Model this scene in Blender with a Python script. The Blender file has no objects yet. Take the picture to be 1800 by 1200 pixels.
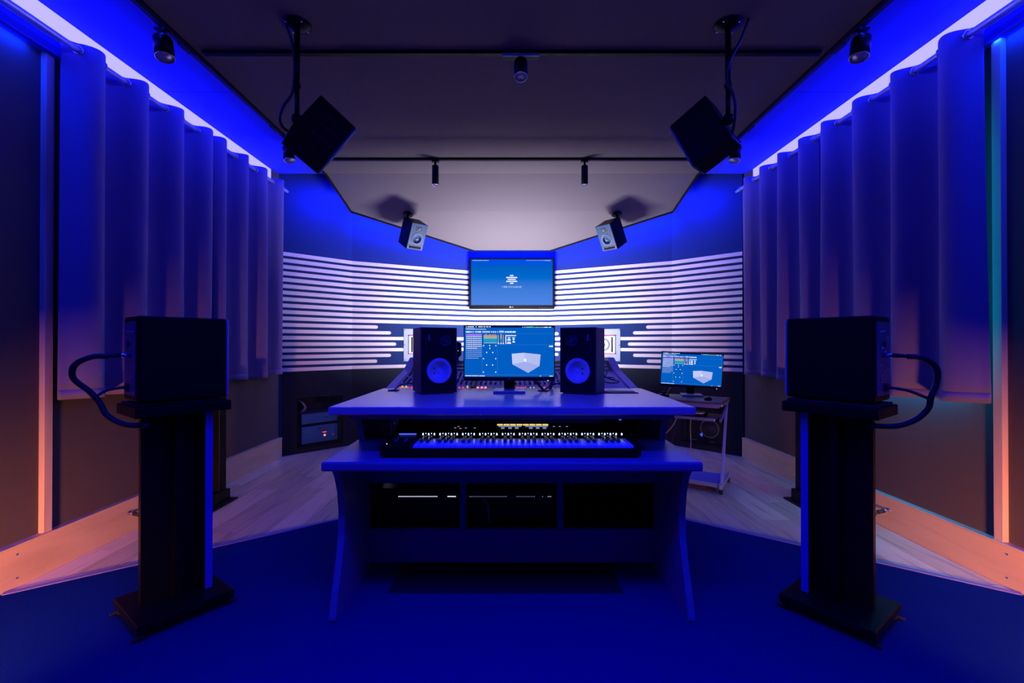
import bpy, bmesh, math, random
from mathutils import Matrix, Vector, Quaternion

random.seed(7)
D = bpy.data
SC = bpy.context.scene
COL = SC.collection
PI = math.pi

# ------------------------------------------------------------------ camera, world, exposure
cam_d = D.cameras.new('camera')
cam_d.sensor_width = 36.0
cam_d.lens = 36.0 * 800.0 / 1800.0          # 16 mm wide angle
cam_d.clip_start = 0.05
cam = D.objects.new('camera', cam_d)
cam.location = (0, 0, 1.25)
cam.rotation_euler = (math.radians(90.3), 0, 0)
COL.objects.link(cam)
SC.camera = cam

world = D.worlds.new('World')
SC.world = world
world.use_nodes = True
world.node_tree.nodes['Background'].inputs[0].default_value = (0.02, 0.02, 0.05, 1)
world.node_tree.nodes['Background'].inputs[1].default_value = 0.05

SC.view_settings.view_transform = 'Standard'
SC.view_settings.look = 'None'
SC.view_settings.gamma = 1.0
SC.view_settings.exposure = 0.0
SC.view_settings.use_curve_mapping = False
try:
    SC.cycles.use_denoising = True
    SC.cycles.sample_clamp_indirect = 6.0
    SC.cycles.max_bounces = 8
    SC.cycles.caustics_reflective = False
    SC.cycles.caustics_refractive = False
except Exception:
    pass


def area(name, loc, direction, sx, sy, color, power, spread=180, up=None):
    l = D.lights.new(name, 'AREA')
    l.shape = 'RECTANGLE'
    l.size, l.size_y = sx, sy
    l.color, l.energy = color, power
    l.spread = math.radians(spread)
    o = D.objects.new(name, l)
    zax = -Vector(direction).normalized()
    upv = Vector(up) if up else Vector((0, 1, 0))
    xax = upv.cross(zax)
    if xax.length < 1e-4:
        xax = Vector((1, 0, 0)).cross(zax)
    xax.normalize()
    yax = zax.cross(xax)
    m = Matrix((xax, yax, zax)).transposed().to_4x4()
    m.translation = Vector(loc)
    o.matrix_world = m
    COL.objects.link(o)
    return o


def point(name, loc, color, power, r=0.08):
    l = D.lights.new(name, 'POINT')
    l.color, l.energy, l.shadow_soft_size = color, power, r
    o = D.objects.new(name, l)
    o.location = loc
    COL.objects.link(o)
    return o


BLUE = (0.002, 0.004, 1.0)
# blue ceiling wash above and behind the photographer
area('blue_wash_lamp', (0, 0.7, 3.03), (0, 0.15, -1.0), 1.8, 0.5, BLUE, 58, 95)
# added unseen warm fill low behind the camera, tinting the near ceiling
area('warm_ceiling_fill', (0, -1.3, 0.5), (0, 0.35, 1), 1.6, 0.5, (1.0, 0.50, 0.36), 1.5, 120)
# warm floor lamps at the near side walls, just out of frame
for sx in (-1, 1):
    area('warm_floor_lamp', (sx * 1.95, 0.95, 0.26), (sx * 0.30, 0.95, -0.06), 0.16, 0.08, (1.0, 0.34, 0.13), 10, 78, (0, 0, 1))
    # blue strips under the wall ledges near the camera
    area('ledge_strip_lamp', (sx * 2.545, 0.75, 2.845), (sx * 0.35, 0, -1), 0.02, 3.3, (0.001, 0.02, 1.0), 34)
    # added unseen blue fill along the hung ceiling's side edges, for soffit and curtain tops
    area('ceiling_side_fill', (sx * 2.03, 3.0, 3.10), (sx * 1.0, 0, -0.8), 0.02, 3.6, (0.010, 0.020, 1.0), 72, 140)
# teal daylight leaking from a window behind the right-hand curtain
area('window_daylight', (2.552, 2.66, 1.75), (-1, 0, 0), 0.2, 1.45, (0.0, 0.52, 0.72), 18, 180, (0, 0, 1))
area('window_daylight_low', (2.552, 2.92, 1.05), (-0.15, 0, -1), 0.7, 0.03, (0.0, 0.30, 0.9), 8, 180, (1, 0, 0))


# ------------------------------------------------------------------ materials
def mat(name, color, rough=0.6, metal=0.0, spec=0.5, sheen=0.0, emit=None, strength=0.0, bump=None, alpha=None, coat=0.0):
    m = D.materials.new(name)
    m.use_nodes = True
    nt = m.node_tree
    b = nt.nodes['Principled BSDF']
    b.inputs['Base Color'].default_value = (*color, 1)
    b.inputs['Roughness'].default_value = rough
    b.inputs['Metallic'].default_value = metal
    b.inputs['Specular IOR Level'].default_value = spec
    b.inputs['Sheen Weight'].default_value = sheen
    b.inputs['Coat Weight'].default_value = coat
    if emit:
        b.inputs['Emission Color'].default_value = (*emit, 1)
        b.inputs['Emission Strength'].default_value = strength
    tc = nt.nodes.new('ShaderNodeTexCoord')
    n = nt.nodes.new('ShaderNodeTexNoise')
    sc, amt = bump if bump else (60, 0.03)
    n.inputs['Scale'].default_value = sc
    n.inputs['Detail'].default_value = 3
    nt.links.new(tc.outputs['Object'], n.inputs['Vector'])
    bp = nt.nodes.new('ShaderNodeBump')
    bp.inputs['Strength'].default_value = amt
    bp.inputs['Distance'].default_value = 0.01
    nt.links.new(n.outputs['Fac'], bp.inputs['Height'])
    nt.links.new(bp.outputs['Normal'], b.inputs['Normal'])
    return m


def emat(name, color, strength=1.0):
    m = D.materials.new(name)
    m.use_nodes = True
    nt = m.node_tree
    nt.nodes.clear()
    o = nt.nodes.new('ShaderNodeOutputMaterial')
    e = nt.nodes.new('ShaderNodeEmission')
    e.inputs[0].default_value = (*color, 1)
    e.inputs[1].default_value = strength
    nt.links.new(e.outputs[0], o.inputs[0])
    return m


def wood(name, c1, c2, scale=(1, 1, 1), rough=0.5, rings=6.0, spec=0.4, distort=3.0, vary=0.0, fine=True):
    """Wood: wave bands stretched along the grain, tinted per object."""
    m = D.materials.new(name)
    m.use_nodes = True
    nt = m.node_tree
    b = nt.nodes['Principled BSDF']
    b.inputs['Roughness'].default_value = rough
    b.inputs['Specular IOR Level'].default_value = spec
    tc = nt.nodes.new('ShaderNodeTexCoord')
    oi = nt.nodes.new('ShaderNodeObjectInfo')
    mp = nt.nodes.new('ShaderNodeMapping')
    mp.inputs['Scale'].default_value = scale
    add = nt.nodes.new('ShaderNodeVectorMath')
    add.operation = 'ADD'
    mul = nt.nodes.new('ShaderNodeMath')
    mul.operation = 'MULTIPLY'
    mul.inputs[1].default_value = 37.0
    nt.links.new(oi.outputs['Random'], mul.inputs[0])
    nt.links.new(tc.outputs['Object'], mp.inputs['Vector'])
    nt.links.new(mp.outputs['Vector'], add.inputs[0])
    nt.links.new(mul.outputs[0], add.inputs[1])
    n1 = nt.nodes.new('ShaderNodeTexNoise')
    n1.inputs['Scale'].default_value = rings
    n1.inputs['Detail'].default_value = 4
    n1.inputs['Distortion'].default_value = distort * 0.2
    nt.links.new(add.outputs[0], n1.inputs['Vector'])
    m2 = nt.nodes.new('ShaderNodeMath')
    m2.operation = 'MULTIPLY'
    m2.inputs[1].default_value = 9.0
    nt.links.new(n1.outputs['Fac'], m2.inputs[0])
    m3 = nt.nodes.new('ShaderNodeMath')
    m3.operation = 'SINE'
    nt.links.new(m2.outputs[0], m3.inputs[0])
    m4 = nt.nodes.new('ShaderNodeMapRange')
    m4.inputs[1].default_value = -1
    m4.inputs[2].default_value = 1
    nt.links.new(m3.outputs[0], m4.inputs[0])
    ramp = nt.nodes.new('ShaderNodeMix')
    ramp.data_type = 'RGBA'
    ramp.inputs[6].default_value = (*c1, 1)
    ramp.inputs[7].default_value = (*c2, 1)
    nt.links.new(m4.outputs[0], ramp.inputs[0])
    hsv = nt.nodes.new('ShaderNodeHueSaturation')
    mr = nt.nodes.new('ShaderNodeMapRange')
    mr.inputs[3].default_value = 1 - vary
    mr.inputs[4].default_value = 1 + vary
    nt.links.new(oi.outputs['Random'], mr.inputs[0])
    nt.links.new(mr.outputs[0], hsv.inputs['Value'])
    nt.links.new(ramp.outputs[2], hsv.inputs['Color'])
    nt.links.new(hsv.outputs[0], b.inputs['Base Color'])
    bp = nt.nodes.new('ShaderNodeBump')
    bp.inputs['Strength'].default_value = 0.08
    bp.inputs['Distance'].default_value = 0.004
    nt.links.new(m4.outputs[0], bp.inputs['Height'])
    nt.links.new(bp.outputs[0], b.inputs['Normal'])
    return m


M = {}
M['fabric_wall'] = mat('fabric_wall', (0.108, 0.082, 0.072), 0.95, spec=0.1, bump=(300, 0.15))
M['ceiling'] = mat('ceiling_fabric', (0.19, 0.158, 0.16), 0.95, spec=0.1, bump=(250, 0.1))
M['soffit'] = mat('soffit_fabric', (0.04, 0.06, 0.75), 0.95, spec=0.1, bump=(300, 0.2))  # blue glow of the cove put into the cloth colour
M['dark_wall'] = mat('dark_wall_felt', (0.018, 0.036, 0.125), 0.9, spec=0.08, bump=(200, 0.1))
M['lower_wall'] = mat('lower_wall_dark', (0.008, 0.012, 0.022), 0.7, spec=0.2)
M['curtain'] = mat('curtain_cloth', (0.19, 0.155, 0.28), 0.85, spec=0.1, sheen=0.2, bump=(400, 0.1))
M['black'] = mat('black_satin', (0.0035, 0.0035, 0.004), 0.45, spec=0.14)
M['black_matte'] = mat('black_matte', (0.010, 0.010, 0.012), 0.8, spec=0.2)
M['black_metal'] = mat('black_powder_coat', (0.0035, 0.0035, 0.0045), 0.4, spec=0.15)
M['rubber'] = mat('rubber', (0.012, 0.012, 0.013), 0.7)
M['chrome'] = mat('chrome', (0.75, 0.75, 0.8), 0.18, metal=1.0)
M['steel'] = mat('silver_paint', (0.36, 0.50, 0.66), 0.35, metal=0.6)
M['rod'] = mat('brushed_rod', (0.72, 0.72, 0.80), 0.35, metal=0.45)
M['alu'] = mat('aluminium', (0.55, 0.57, 0.62), 0.4, metal=0.9)
M['carpet'] = mat('blue_carpet', (0.003, 0.018, 0.15), 1.0, spec=0.02, bump=(350, 0.8))
M['slat'] = wood('birch_slat', (0.80, 0.67, 0.58), (0.70, 0.56, 0.48), (0.6, 8, 8), 0.55, 2.0, vary=0.05)
M['birch'] = wood('birch_plywood', (0.72, 0.49, 0.28), (0.55, 0.35, 0.19), (5, 0.6, 5), 0.45, 1.6, vary=0.02)
M['pine'] = wood('pine_post', (0.68, 0.47, 0.33), (0.44, 0.24, 0.16), (9, 9, 0.8), 0.5, 1.2, distort=1.0)
M['plank'] = wood('oak_laminate', (0.74, 0.61, 0.36), (0.46, 0.37, 0.22), (14, 0.9, 5), 0.24, 1.5, vary=0.18, spec=0.6)
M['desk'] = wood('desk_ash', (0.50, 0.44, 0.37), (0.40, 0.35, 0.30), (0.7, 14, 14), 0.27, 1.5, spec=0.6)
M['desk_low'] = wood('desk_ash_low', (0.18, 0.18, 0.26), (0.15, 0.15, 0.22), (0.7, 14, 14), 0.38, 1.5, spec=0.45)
M['cart_board'] = wood('walnut_board', (0.14, 0.09, 0.08), (0.10, 0.06, 0.055), (1, 12, 12), 0.4, 2.0)
M['cone_white'] = mat('white_paper_cone', (0.80, 0.80, 0.82), 0.7)
M['cab_wood'] = wood('dark_cabinet_veneer', (0.10, 0.075, 0.08), (0.065, 0.05, 0.055), (8, 8, 1.2), 0.45, 2.0)
M['tweeter'] = mat('tweeter_ring', (0.035, 0.035, 0.04), 0.5)
M['grey_plate'] = mat('grey_plate', (0.27, 0.31, 0.42), 0.5)
M['white_plate'] = mat('white_plate', (0.78, 0.76, 0.78), 0.5)
M['red_paint'] = mat('red_paint', (0.42, 0.02, 0.05), 0.5)
M['lit_baffle'] = mat('monitor_baffle', (0.008, 0.05, 0.135), 0.45)  # blue light on the small monitors put into their baffle colour
M['grey_cone'] = mat('grey_cone', (0.20, 0.22, 0.25), 0.5)
M['console'] = mat('console_panel', (0.52, 0.49, 0.54), 0.5)
M['cheek'] = wood('console_cheek', (0.60, 0.55, 0.56), (0.50, 0.46, 0.47), (8, 1, 6), 0.5, 1.5)
M['mon_base'] = mat('monitor_base', (0.30, 0.28, 0.31), 0.35)
M['knob'] = mat('knob_dark', (0.03, 0.035, 0.06), 0.4)
M['knob_light'] = mat('knob_light', (0.45, 0.45, 0.5), 0.4)
M['white_key'] = mat('white_key', (0.82, 0.82, 0.80), 0.3)
M['black_key'] = mat('black_key', (0.01, 0.01, 0.012), 0.35)
M['amp_panel'] = mat('amp_panel', (0.12, 0.20, 0.34), 0.45)
M['amp_face'] = mat('amp_face', (0.06, 0.22, 0.55), 0.45)
M['plate_amp'] = mat('plate_amp', (0.06, 0.06, 0.16), 0.4)
M['edge_strip'] = mat('carpet_edge_strip', (0.16, 0.14, 0.34), 0.5)
M['lit_blue'] = mat('blue_lit_strip', (0.08, 0.08, 0.55), 0.6)  # blue light on stand edges and cart board put into the colour
M['mouse_pad'] = mat('mouse_pad', (0.06, 0.035, 0.05), 0.8)
M['cable'] = mat('black_cable', (0.012, 0.012, 0.016), 0.5)
M['cable_grey'] = mat('grey_cable', (0.35, 0.37, 0.42), 0.5)
M['slab'] = mat('concrete_slab', (0.04, 0.035, 0.035), 0.9)
M['backroom'] = mat('rear_wall_fabric', (0.05, 0.042, 0.045), 0.95, spec=0.1)

M['cove'] = emat('cove_led', (0.0215, 0.0195, 1.0), 26.0)
M['white_led'] = emat('white_led', (0.80, 0.80, 1.02), 1000.0)
M['red_led'] = emat('red_led', (1.0, 0.05, 0.07), 1.6)
M['red_led_hot'] = emat('red_led_hot', (1.0, 0.12, 0.10), 4.0)
M['pink_led'] = emat('pink_led', (1.0, 0.10, 0.22), 1.2)
M['green_led'] = emat('green_led', (0.25, 1.0, 0.05), 1.0)
M['yellow_btn'] = emat('yellow_button', (0.95, 0.74, 0.20), 1.0)
M['violet_led'] = emat('violet_led', (0.35, 0.12, 1.0), 5.0)
M['key_led'] = emat('key_led', (0.45, 0.55, 1.0), 7.0)
M['blue_led'] = emat('blue_led', (0.05, 0.08, 1.0), 2.0)
M['dim_led'] = emat('dim_led', (0.25, 0.32, 0.6), 0.9)
M['pale_led'] = emat('pale_led', (0.75, 0.8, 1.0), 1.2)
M['scr_blue'] = emat('screen_blue', (0.0, 0.12, 0.60), 0.92)
M['scr_dark'] = emat('screen_dark', (0.0, 0.006, 0.07), 1.0)
M['scr_line'] = emat('screen_line', (0.03, 0.20, 0.68), 1.0)
M['scr_white'] = emat('screen_white', (0.85, 0.90, 1.0), 1.0)
M['scr_soft'] = emat('screen_soft', (0.45, 0.58, 0.92), 1.0)
M['scr_purple'] = emat('screen_purple', (0.36, 0.16, 0.95), 1.0)
M['scr_orange'] = emat('screen_orange', (0.9, 0.42, 0.14), 0.9)
M['scr_yellow'] = emat('screen_yellow', (0.80, 0.66, 0.20), 0.9)
M['scr_teal'] = emat('screen_teal', (0.02, 0.55, 0.62), 0.9)
M['scr_green'] = emat('screen_green', (0.05, 0.75, 0.30), 1.0)
M['scr_cube_a'] = emat('screen_cube_a', (0.56, 0.64, 0.98), 0.95)
M['scr_cube_b'] = emat('screen_cube_b', (0.50, 0.57, 0.97), 0.9)
M['scr_cube_c'] = emat('screen_cube_c', (0.40, 0.47, 0.94), 0.9)


def gradient_screen():
    m = D.materials.new('screen_wallpaper')
    m.use_nodes = True
    nt = m.node_tree
    nt.nodes.clear()
    o = nt.nodes.new('ShaderNodeOutputMaterial')
    e = nt.nodes.new('ShaderNodeEmission')
    tc = nt.nodes.new('ShaderNodeTexCoord')
    sp = nt.nodes.new('ShaderNodeSeparateXYZ')
    mr = nt.nodes.new('ShaderNodeMapRange')
    mr.inputs[1].default_value = -0.3
    mr.inputs[2].default_value = 0.3
    cr = nt.nodes.new('ShaderNodeValToRGB')
    cr.color_ramp.elements[0].position = 0.0
    cr.color_ramp.elements[0].color = (0.08, 0.24, 0.80, 1)
    cr.color_ramp.elements[1].position = 1.0
    cr.color_ramp.elements[1].color = (0.0, 0.08, 0.80, 1)
    k = cr.color_ramp.elements.new(0.35)
    k.color = (0.05, 0.20, 0.70, 1)
    k = cr.color_ramp.elements.new(0.62)
    k.color = (0.0, 0.145, 0.62, 1)
    k = cr.color_ramp.elements.new(0.88)
    k.color = (0.0, 0.11, 0.55, 1)
    nt.links.new(tc.outputs['Object'], sp.inputs[0])
    nt.links.new(sp.outputs['Z'], mr.inputs[0])
    nt.links.new(mr.outputs[0], cr.inputs[0])
    nt.links.new(cr.outputs[0], e.inputs[0])
    nt.links.new(e.outputs[0], o.inputs[0])
    return m


M['wallpaper'] = gradient_screen()

g = D.materials.new('door_glass')
g.use_nodes = True
gt = g.node_tree
gt.nodes.clear()
go = gt.nodes.new('ShaderNodeOutputMaterial')
gm = gt.nodes.new('ShaderNodeMixShader')
gf = gt.nodes.new('ShaderNodeFresnel')
gf.inputs[0].default_value = 1.35
g1 = gt.nodes.new('ShaderNodeBsdfTransparent')
g1.inputs[0].default_value = (0.85, 0.92, 1.0, 1)
g2 = gt.nodes.new('ShaderNodeBsdfGlossy')
g2.inputs['Roughness'].default_value = 0.03
gt.links.new(gf.outputs[0], gm.inputs[0])
gt.links.new(g1.outputs[0], gm.inputs[1])
gt.links.new(g2.outputs[0], gm.inputs[2])
gt.links.new(gm.outputs[0], go.inputs[0])
M['glass'] = g


# ------------------------------------------------------------------ mesh helpers
class MB:
    def __init__(s):
        s.v, s.f, s.sm = [], [], []

    def add(s, vs, fs, smooth=False):
        o = len(s.v)
        s.v += [tuple(x) for x in vs]
        for f in fs:
            s.f.append(tuple(i + o for i in f))
            s.sm.append(smooth)
        return s

    def box(s, c, d, rot=None, bev=0.0, seg=2):
        hx, hy, hz = d[0] / 2, d[1] / 2, d[2] / 2
        bm = bmesh.new()
        bmesh.ops.create_cube(bm, size=1.0)
        for v in bm.verts:
            v.co = Vector((v.co.x * d[0], v.co.y * d[1], v.co.z * d[2]))
        if bev > 0:
            bmesh.ops.bevel(bm, geom=bm.edges[:], offset=min(bev, min(d) * 0.45), segments=seg, affect='EDGES', profile=0.5)
        c = Vector(c)
        vs = []
        bm.verts.index_update()
        for v in bm.verts:
            p = v.co.copy()
            if rot:
                p = rot @ p
            vs.append(p + c)
        fs = [[v.index for v in f.verts] for f in bm.faces]
        bm.free()
        return s.add(vs, fs)

    def bx(s, x0, x1, y0, y1, z0, z1, bev=0.0):
        return s.box(((x0 + x1) / 2, (y0 + y1) / 2, (z0 + z1) / 2), (abs(x1 - x0), abs(y1 - y0), abs(z1 - z0)), None, bev)

    def prism(s, poly, lo, hi, axis='x'):
        """poly of 2D points extruded from lo to hi along an axis."""
        n = len(poly)
        def p3(p, t):
            if axis == 'x':
                return (t, p[0], p[1])
            if axis == 'y':
                return (p[0], t, p[1])
            return (p[0], p[1], t)
        vs = [p3(p, lo) for p in poly] + [p3(p, hi) for p in poly]
        fs = [tuple(range(n))[::-1], tuple(range(n, 2 * n))]
        for i in range(n):
            j = (i + 1) % n
            fs.append((i, j, n + j, n + i))
        return s.add(vs, fs)

    def lathe(s, prof, o=(0, 0, 0), axis=(0, 0, 1), seg=24, smooth=True):
        """prof: list of (radius, height) revolved about axis through o."""
        a = Vector(axis).normalized()
        q = Vector((0, 0, 1)).rotation_difference(a)
        o = Vector(o)
        vs, fs = [], []
        for r, h in prof:
            for k in range(seg):
                t = 2 * PI * k / seg
                vs.append(o + q @ Vector((r * math.cos(t), r * math.sin(t), h)))
        for i in range(len(prof) - 1):
            for k in range(seg):
                k2 = (k + 1) % seg
                fs.append((i * seg + k, i * seg + k2, (i + 1) * seg + k2, (i + 1) * seg + k))
        if prof[0][0] > 1e-6:
            fs.append(tuple(range(seg))[::-1])
        if prof[-1][0] > 1e-6:
            b = (len(prof) - 1) * seg
            fs.append(tuple(range(b, b + seg)))
        return s.add(vs, fs, smooth)

    def cyl(s, p0, p1, r, seg=16, r1=None):
        p0, p1 = Vector(p0), Vector(p1)
        L = (p1 - p0).length
        return s.lathe([(r, 0), (r if r1 is None else r1, L)], p0, p1 - p0, seg)

    def tube(s, pts, r, seg=8, sub=6):
        P = [Vector(p) for p in pts]
        path = []
        n = len(P)
        for i in range(n - 1):
            a = P[max(i - 1, 0)]
            b, c = P[i], P[i + 1]
            d = P[min(i + 2, n - 1)]
            for k in range(sub):
                t = k / sub
                path.append(0.5 * ((2 * b) + (c - a) * t + (2 * a - 5 * b + 4 * c - d) * t * t + (3 * b - a - 3 * c + d) * t ** 3))
        path.append(P[-1])
        vs, fs = [], []
        nrm = None
        for i, p in enumerate(path):
            t = (path[min(i + 1, len(path) - 1)] - path[max(i - 1, 0)]).normalized()
            if nrm is None:
                nrm = t.orthogonal().normalized()
            nrm = (nrm - t * nrm.dot(t)).normalized()
            bn = t.cross(nrm)
            for k in range(seg):
                a = 2 * PI * k / seg
                vs.append(p + (nrm * math.cos(a) + bn * math.sin(a)) * r)
        for i in range(len(path) - 1):
            for k in range(seg):
                k2 = (k + 1) % seg
                fs.append((i * seg + k, i * seg + k2, (i + 1) * seg + k2, (i + 1) * seg + k))
        fs.append(tuple(range(seg))[::-1])
        b = (len(path) - 1) * seg
        fs.append(tuple(range(b, b + seg)))
        return s.add(vs, fs, True)

    def torus(s, c, axis, R, r, seg=18, seg2=8):
        a = Vector(axis).normalized()
        q = Vector((0, 0, 1)).rotation_difference(a)
        c = Vector(c)
        vs, fs = [], []
        for i in range(seg):
            t = 2 * PI * i / seg
            for j in range(seg2):
                u = 2 * PI * j / seg2
                rr = R + r * math.cos(u)
                vs.append(c + q @ Vector((rr * math.cos(t), rr * math.sin(t), r * math.sin(u))))
        for i in range(seg):
            for j in range(seg2):
                i2, j2 = (i + 1) % seg, (j + 1) % seg2
                fs.append((i * seg2 + j, i2 * seg2 + j, i2 * seg2 + j2, i * seg2 + j2))
        return s.add(vs, fs, True)

    def quad(s, a, b, c, d):
        return s.add([a, b, c, d], [(0, 1, 2, 3)])

    def mesh(s, name, m):
        me = D.meshes.new(name)
        me.from_pydata(s.v, [], s.f)
        me.polygons.foreach_set('use_smooth', s.sm)
        me.materials.append(m)
        me.update()
        bm = bmesh.new()
        bm.from_mesh(me)
        bmesh.ops.recalc_face_normals(bm, faces=bm.faces[:])
        bm.to_mesh(me)
        bm.free()
        return me

    def build(s, name, m, parent=None):
        o = D.objects.new(name, s.mesh(name, m))
        if parent:
            o.parent = parent
        COL.objects.link(o)
        return o


def tag(o, label=None, cat=None, group=None, kind=None):
    if label:
        o['label'] = label
    if cat:
        o['category'] = cat
    if group:
        o['group'] = group
    if kind:
        o['kind'] = kind
    return o


def thing(name, loc, label, cat, group=None, rotz=0, matrix=None):
    o = D.objects.new(name, None)
    o.empty_display_size = 0.1
    if matrix is not None:
        o.matrix_world = matrix
    else:
        o.location = loc
        o.rotation_euler = (0, 0, rotz)
    COL.objects.link(o)
    return tag(o, label, cat, group)


def struct(o, label, cat='wall'):
    return tag(o, label, cat, None, 'structure')


def copy_tree(o, parent=None):
    c = o.copy()
    COL.objects.link(c)
    c.parent = parent
    for ch in list(o.children):
        copy_tree(ch, c)
    return c


def basis(cx, cy, cz, loc):
    m = Matrix((cx, cy, cz)).transposed().to_4x4()
    m.translation = Vector(loc)
    return m


def text_mesh(name, body, size, m, parent, loc, rot=(PI / 2, 0, 0), spacing=1.0):
    cu = D.curves.new(name, 'FONT')
    cu.body = body
    cu.size = size
    cu.align_x = 'CENTER'
    cu.align_y = 'CENTER'
    cu.space_character = spacing
    t = D.objects.new(name + '_tmp', cu)
    COL.objects.link(t)
    dg = bpy.context.evaluated_depsgraph_get()
    me = D.meshes.new_from_object(t.evaluated_get(dg))
    COL.objects.unlink(t)
    D.objects.remove(t)
    me.materials.clear()
    me.materials.append(m)
    o = D.objects.new(name, me)
    o.parent = parent
    o.location = loc
    o.rotation_euler = rot
    COL.objects.link(o)
    return o


# ------------------------------------------------------------------ room shell
WX = 2.58           # side wall plane
BX = 2.54           # baseboard face
A0, B0, C0 = (2.56, 5.05), (1.98, 5.63), (0.53, 6.42)   # right half of the faceted front wall
room = [(-WX, -2.2), (WX, -2.2), (WX, 5.03), B0, C0, (-C0[0], C0[1]), (-B0[0], B0[1]), (-WX, 5.03)]

slab = MB().prism(room, -0.10, -0.022, 'z').build('floor', M['slab'])
struct(slab, 'laminate plank floor running lengthwise under the desk and stands', 'floor')


def clip_poly(poly, clipper):
    """Sutherland-Hodgman against a convex counter-clockwise clipper."""
    out = poly
    for i in range(len(clipper)):
        a, b = clipper[i], clipper[(i + 1) % len(clipper)]
        inp, out = out, []
        if not inp:
            break
        side = lambda p: (b[0] - a[0]) * (p[1] - a[1]) - (b[1] - a[1]) * (p[0] - a[0])
        for k in range(len(inp)):
            p, q = inp[k], inp[(k + 1) % len(inp)]
            sp, sq = side(p), side(q)
            if sp >= 0:
                out.append(p)
            if (sp >= 0) != (sq >= 0):
                t = sp / (sp - sq)
                out.append((p[0] + (q[0] - p[0]) * t, p[1] + (q[1] - p[1]) * t))
    return out


pw, plen = 0.19, 1.28
nx = int(2 * WX / pw) + 1
for i in range(nx):
    x0 = -WX + i * pw
    y = 1.9 - random.random() * plen
    while y < 6.5:
        r = [(x0 + 0.0012, y + 0.0012), (x0 + pw - 0.0012, y + 0.0012), (x0 + pw - 0.0012, y + plen - 0.0012), (x0 + 0.0012, y + plen - 0.0012)]
        y += plen
        c = clip_poly(r, room)
        if len(c) < 3:
            continue
        if max(p[1] for p in c) < 2.2 or (max(abs(p[0]) for p in c) < 1.1 and max(p[1] for p in c) < 3.3):
            continue
        cx = sum(p[0] for p in c) / len(c)
        cy = sum(p[1] for p in c) / len(c)
        dz = random.uniform(0, 0.0006)
        o = MB().prism([(p[0] - cx, p[1] - cy) for p in c], -0.021, -dz, 'z').build('plank', M['plank'], slab)
        o.location = (cx, cy, 0)

# carpet with angled far edges, and its metal edge strips
cp = [(-2.53, -2.1), (2.53, -2.1), (2.53, 2.265), (1.225, 3.24), (-1.238, 3.236), (-2.53, 2.265)]
carpet = MB().prism(cp, 0.001, 0.008, 'z').build('carpet', M['carpet'])
tag(carpet, 'deep blue carpet with angled far edges under the desk', 'carpet')
for a, b in ((cp[2], cp[3]), (cp[5], cp[4])):
    d = Vector((b[0] - a[0], b[1] - a[1], 0))
    L = d.length
    rot = Matrix.Rotation(math.atan2(d.y, d.x), 3, 'Z')
    sd = 'right' if a[0] > 0 else 'left'
    tr = MB().box(((a[0] + b[0]) / 2, (a[1] + b[1]) / 2, 0.007), (L, 0.035, 0.009), rot, 0.003).build('trim_' + ('1' if sd == 'left' else '2'), M['edge_strip'])
    struct(tr, 'metal edge strip along the %s angled edge of the carpet' % sd, 'trim')

ZC = 3.08      # bottom of the hung ceiling
ZS = 3.12      # soffit height
for sx, sd in ((-1, 'left'), (1, 'right')):
    w = MB().bx(sx * WX, sx * (WX + 0.1), -2.2, 5.05, -0.1, 3.35).build('wall_' + sd, M['fabric_wall'])
    struct(w, 'fabric covered %s side wall behind the curtains' % sd)
    bb = MB().bx(sx * BX, sx * (WX + 0.01), -2.2, 5.03, 0.0, 0.205).build('baseboard_' + sd, M['birch'])
    struct(bb, 'tall birch plywood baseboard along the %s wall' % sd, 'baseboard')
    MB().bx(sx * (BX - 0.004), sx * (WX + 0.005), -2.2, 5.03, 0.205, 0.219, 0.002).build('ledge', M['birch'], bb)
    for yy in (2.34, 3.2, 4.1):
        for zz in (0.05, 0.17):
            MB().lathe([(0.005, 0), (0.004, 0.003), (0, 0.003)], (sx * BX, yy, zz), (-sx, 0, 0), 10).build('screw', M['chrome'], bb)
    py = 2.507 if sx < 0 else 2.392
    post = MB().bx(sx * (WX - 0.03), sx * (WX + 0.005), py - 0.023, py + 0.023, 0.219, 2.85, 0.002).build('trim_' + ('3' if sx < 0 else '4'), M['pine'])
    struct(post, 'upright pine batten on the %s wall at the near curtain edge' % sd, 'trim')
    ledge = MB().bx(sx * (WX - 0.055), sx * (WX + 0.005), -2.2, 4.86, 2.85, 2.925, 0.003).build('trim_' + ('5' if sx < 0 else '6'), M['soffit'])
    struct(ledge, 'horizontal ledge below the glowing band on the %s wall' % sd, 'trim')
    MB().bx(sx * (WX - 0.058), sx * (WX - 0.05), -2.2, 4.86, 2.925, 2.928).build('lip', M['alu'], ledge)
    cove = MB().bx(sx * (WX - 0.006), sx * (WX + 0.004), -2.1, 4.85, 2.982, ZS - 0.006).build('cove_light', M['cove'])
    tag(cove, 'pale blue glowing cove light band above the %s curtain rod' % sd, 'light')
    # soffit panels between wall and hung ceiling
    ys = [-2.2, -0.1, 1.1, 3.37, 5.0]
    sof = None
    for k in range(4):
        m = MB().bx(sx * 1.92, sx * (WX + 0.005), ys[k] + 0.003, ys[k + 1] - 0.003, ZS, ZS + 0.02, 0.002)
        if sof is None:
            sof = m.build('ceiling_' + sd, M['soffit'])
            struct(sof, 'blue lit soffit strip between the %s wall and the hung ceiling' % sd, 'ceiling')
        else:
            m.build('soffit_panel', M['soffit'], sof)

slab2 = MB().prism(room, 3.25, 3.35, 'z').build('ceiling.001', M['dark_wall'])
struct(slab2, 'dark structural ceiling above the hung panels', 'ceiling')
wb = MB().bx(-WX - 0.1, WX + 0.1, -2.3, -2.2, -0.1, 3.35).build('wall_back', M['backroom'])
struct(wb, 'rear wall behind the camera')

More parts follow.
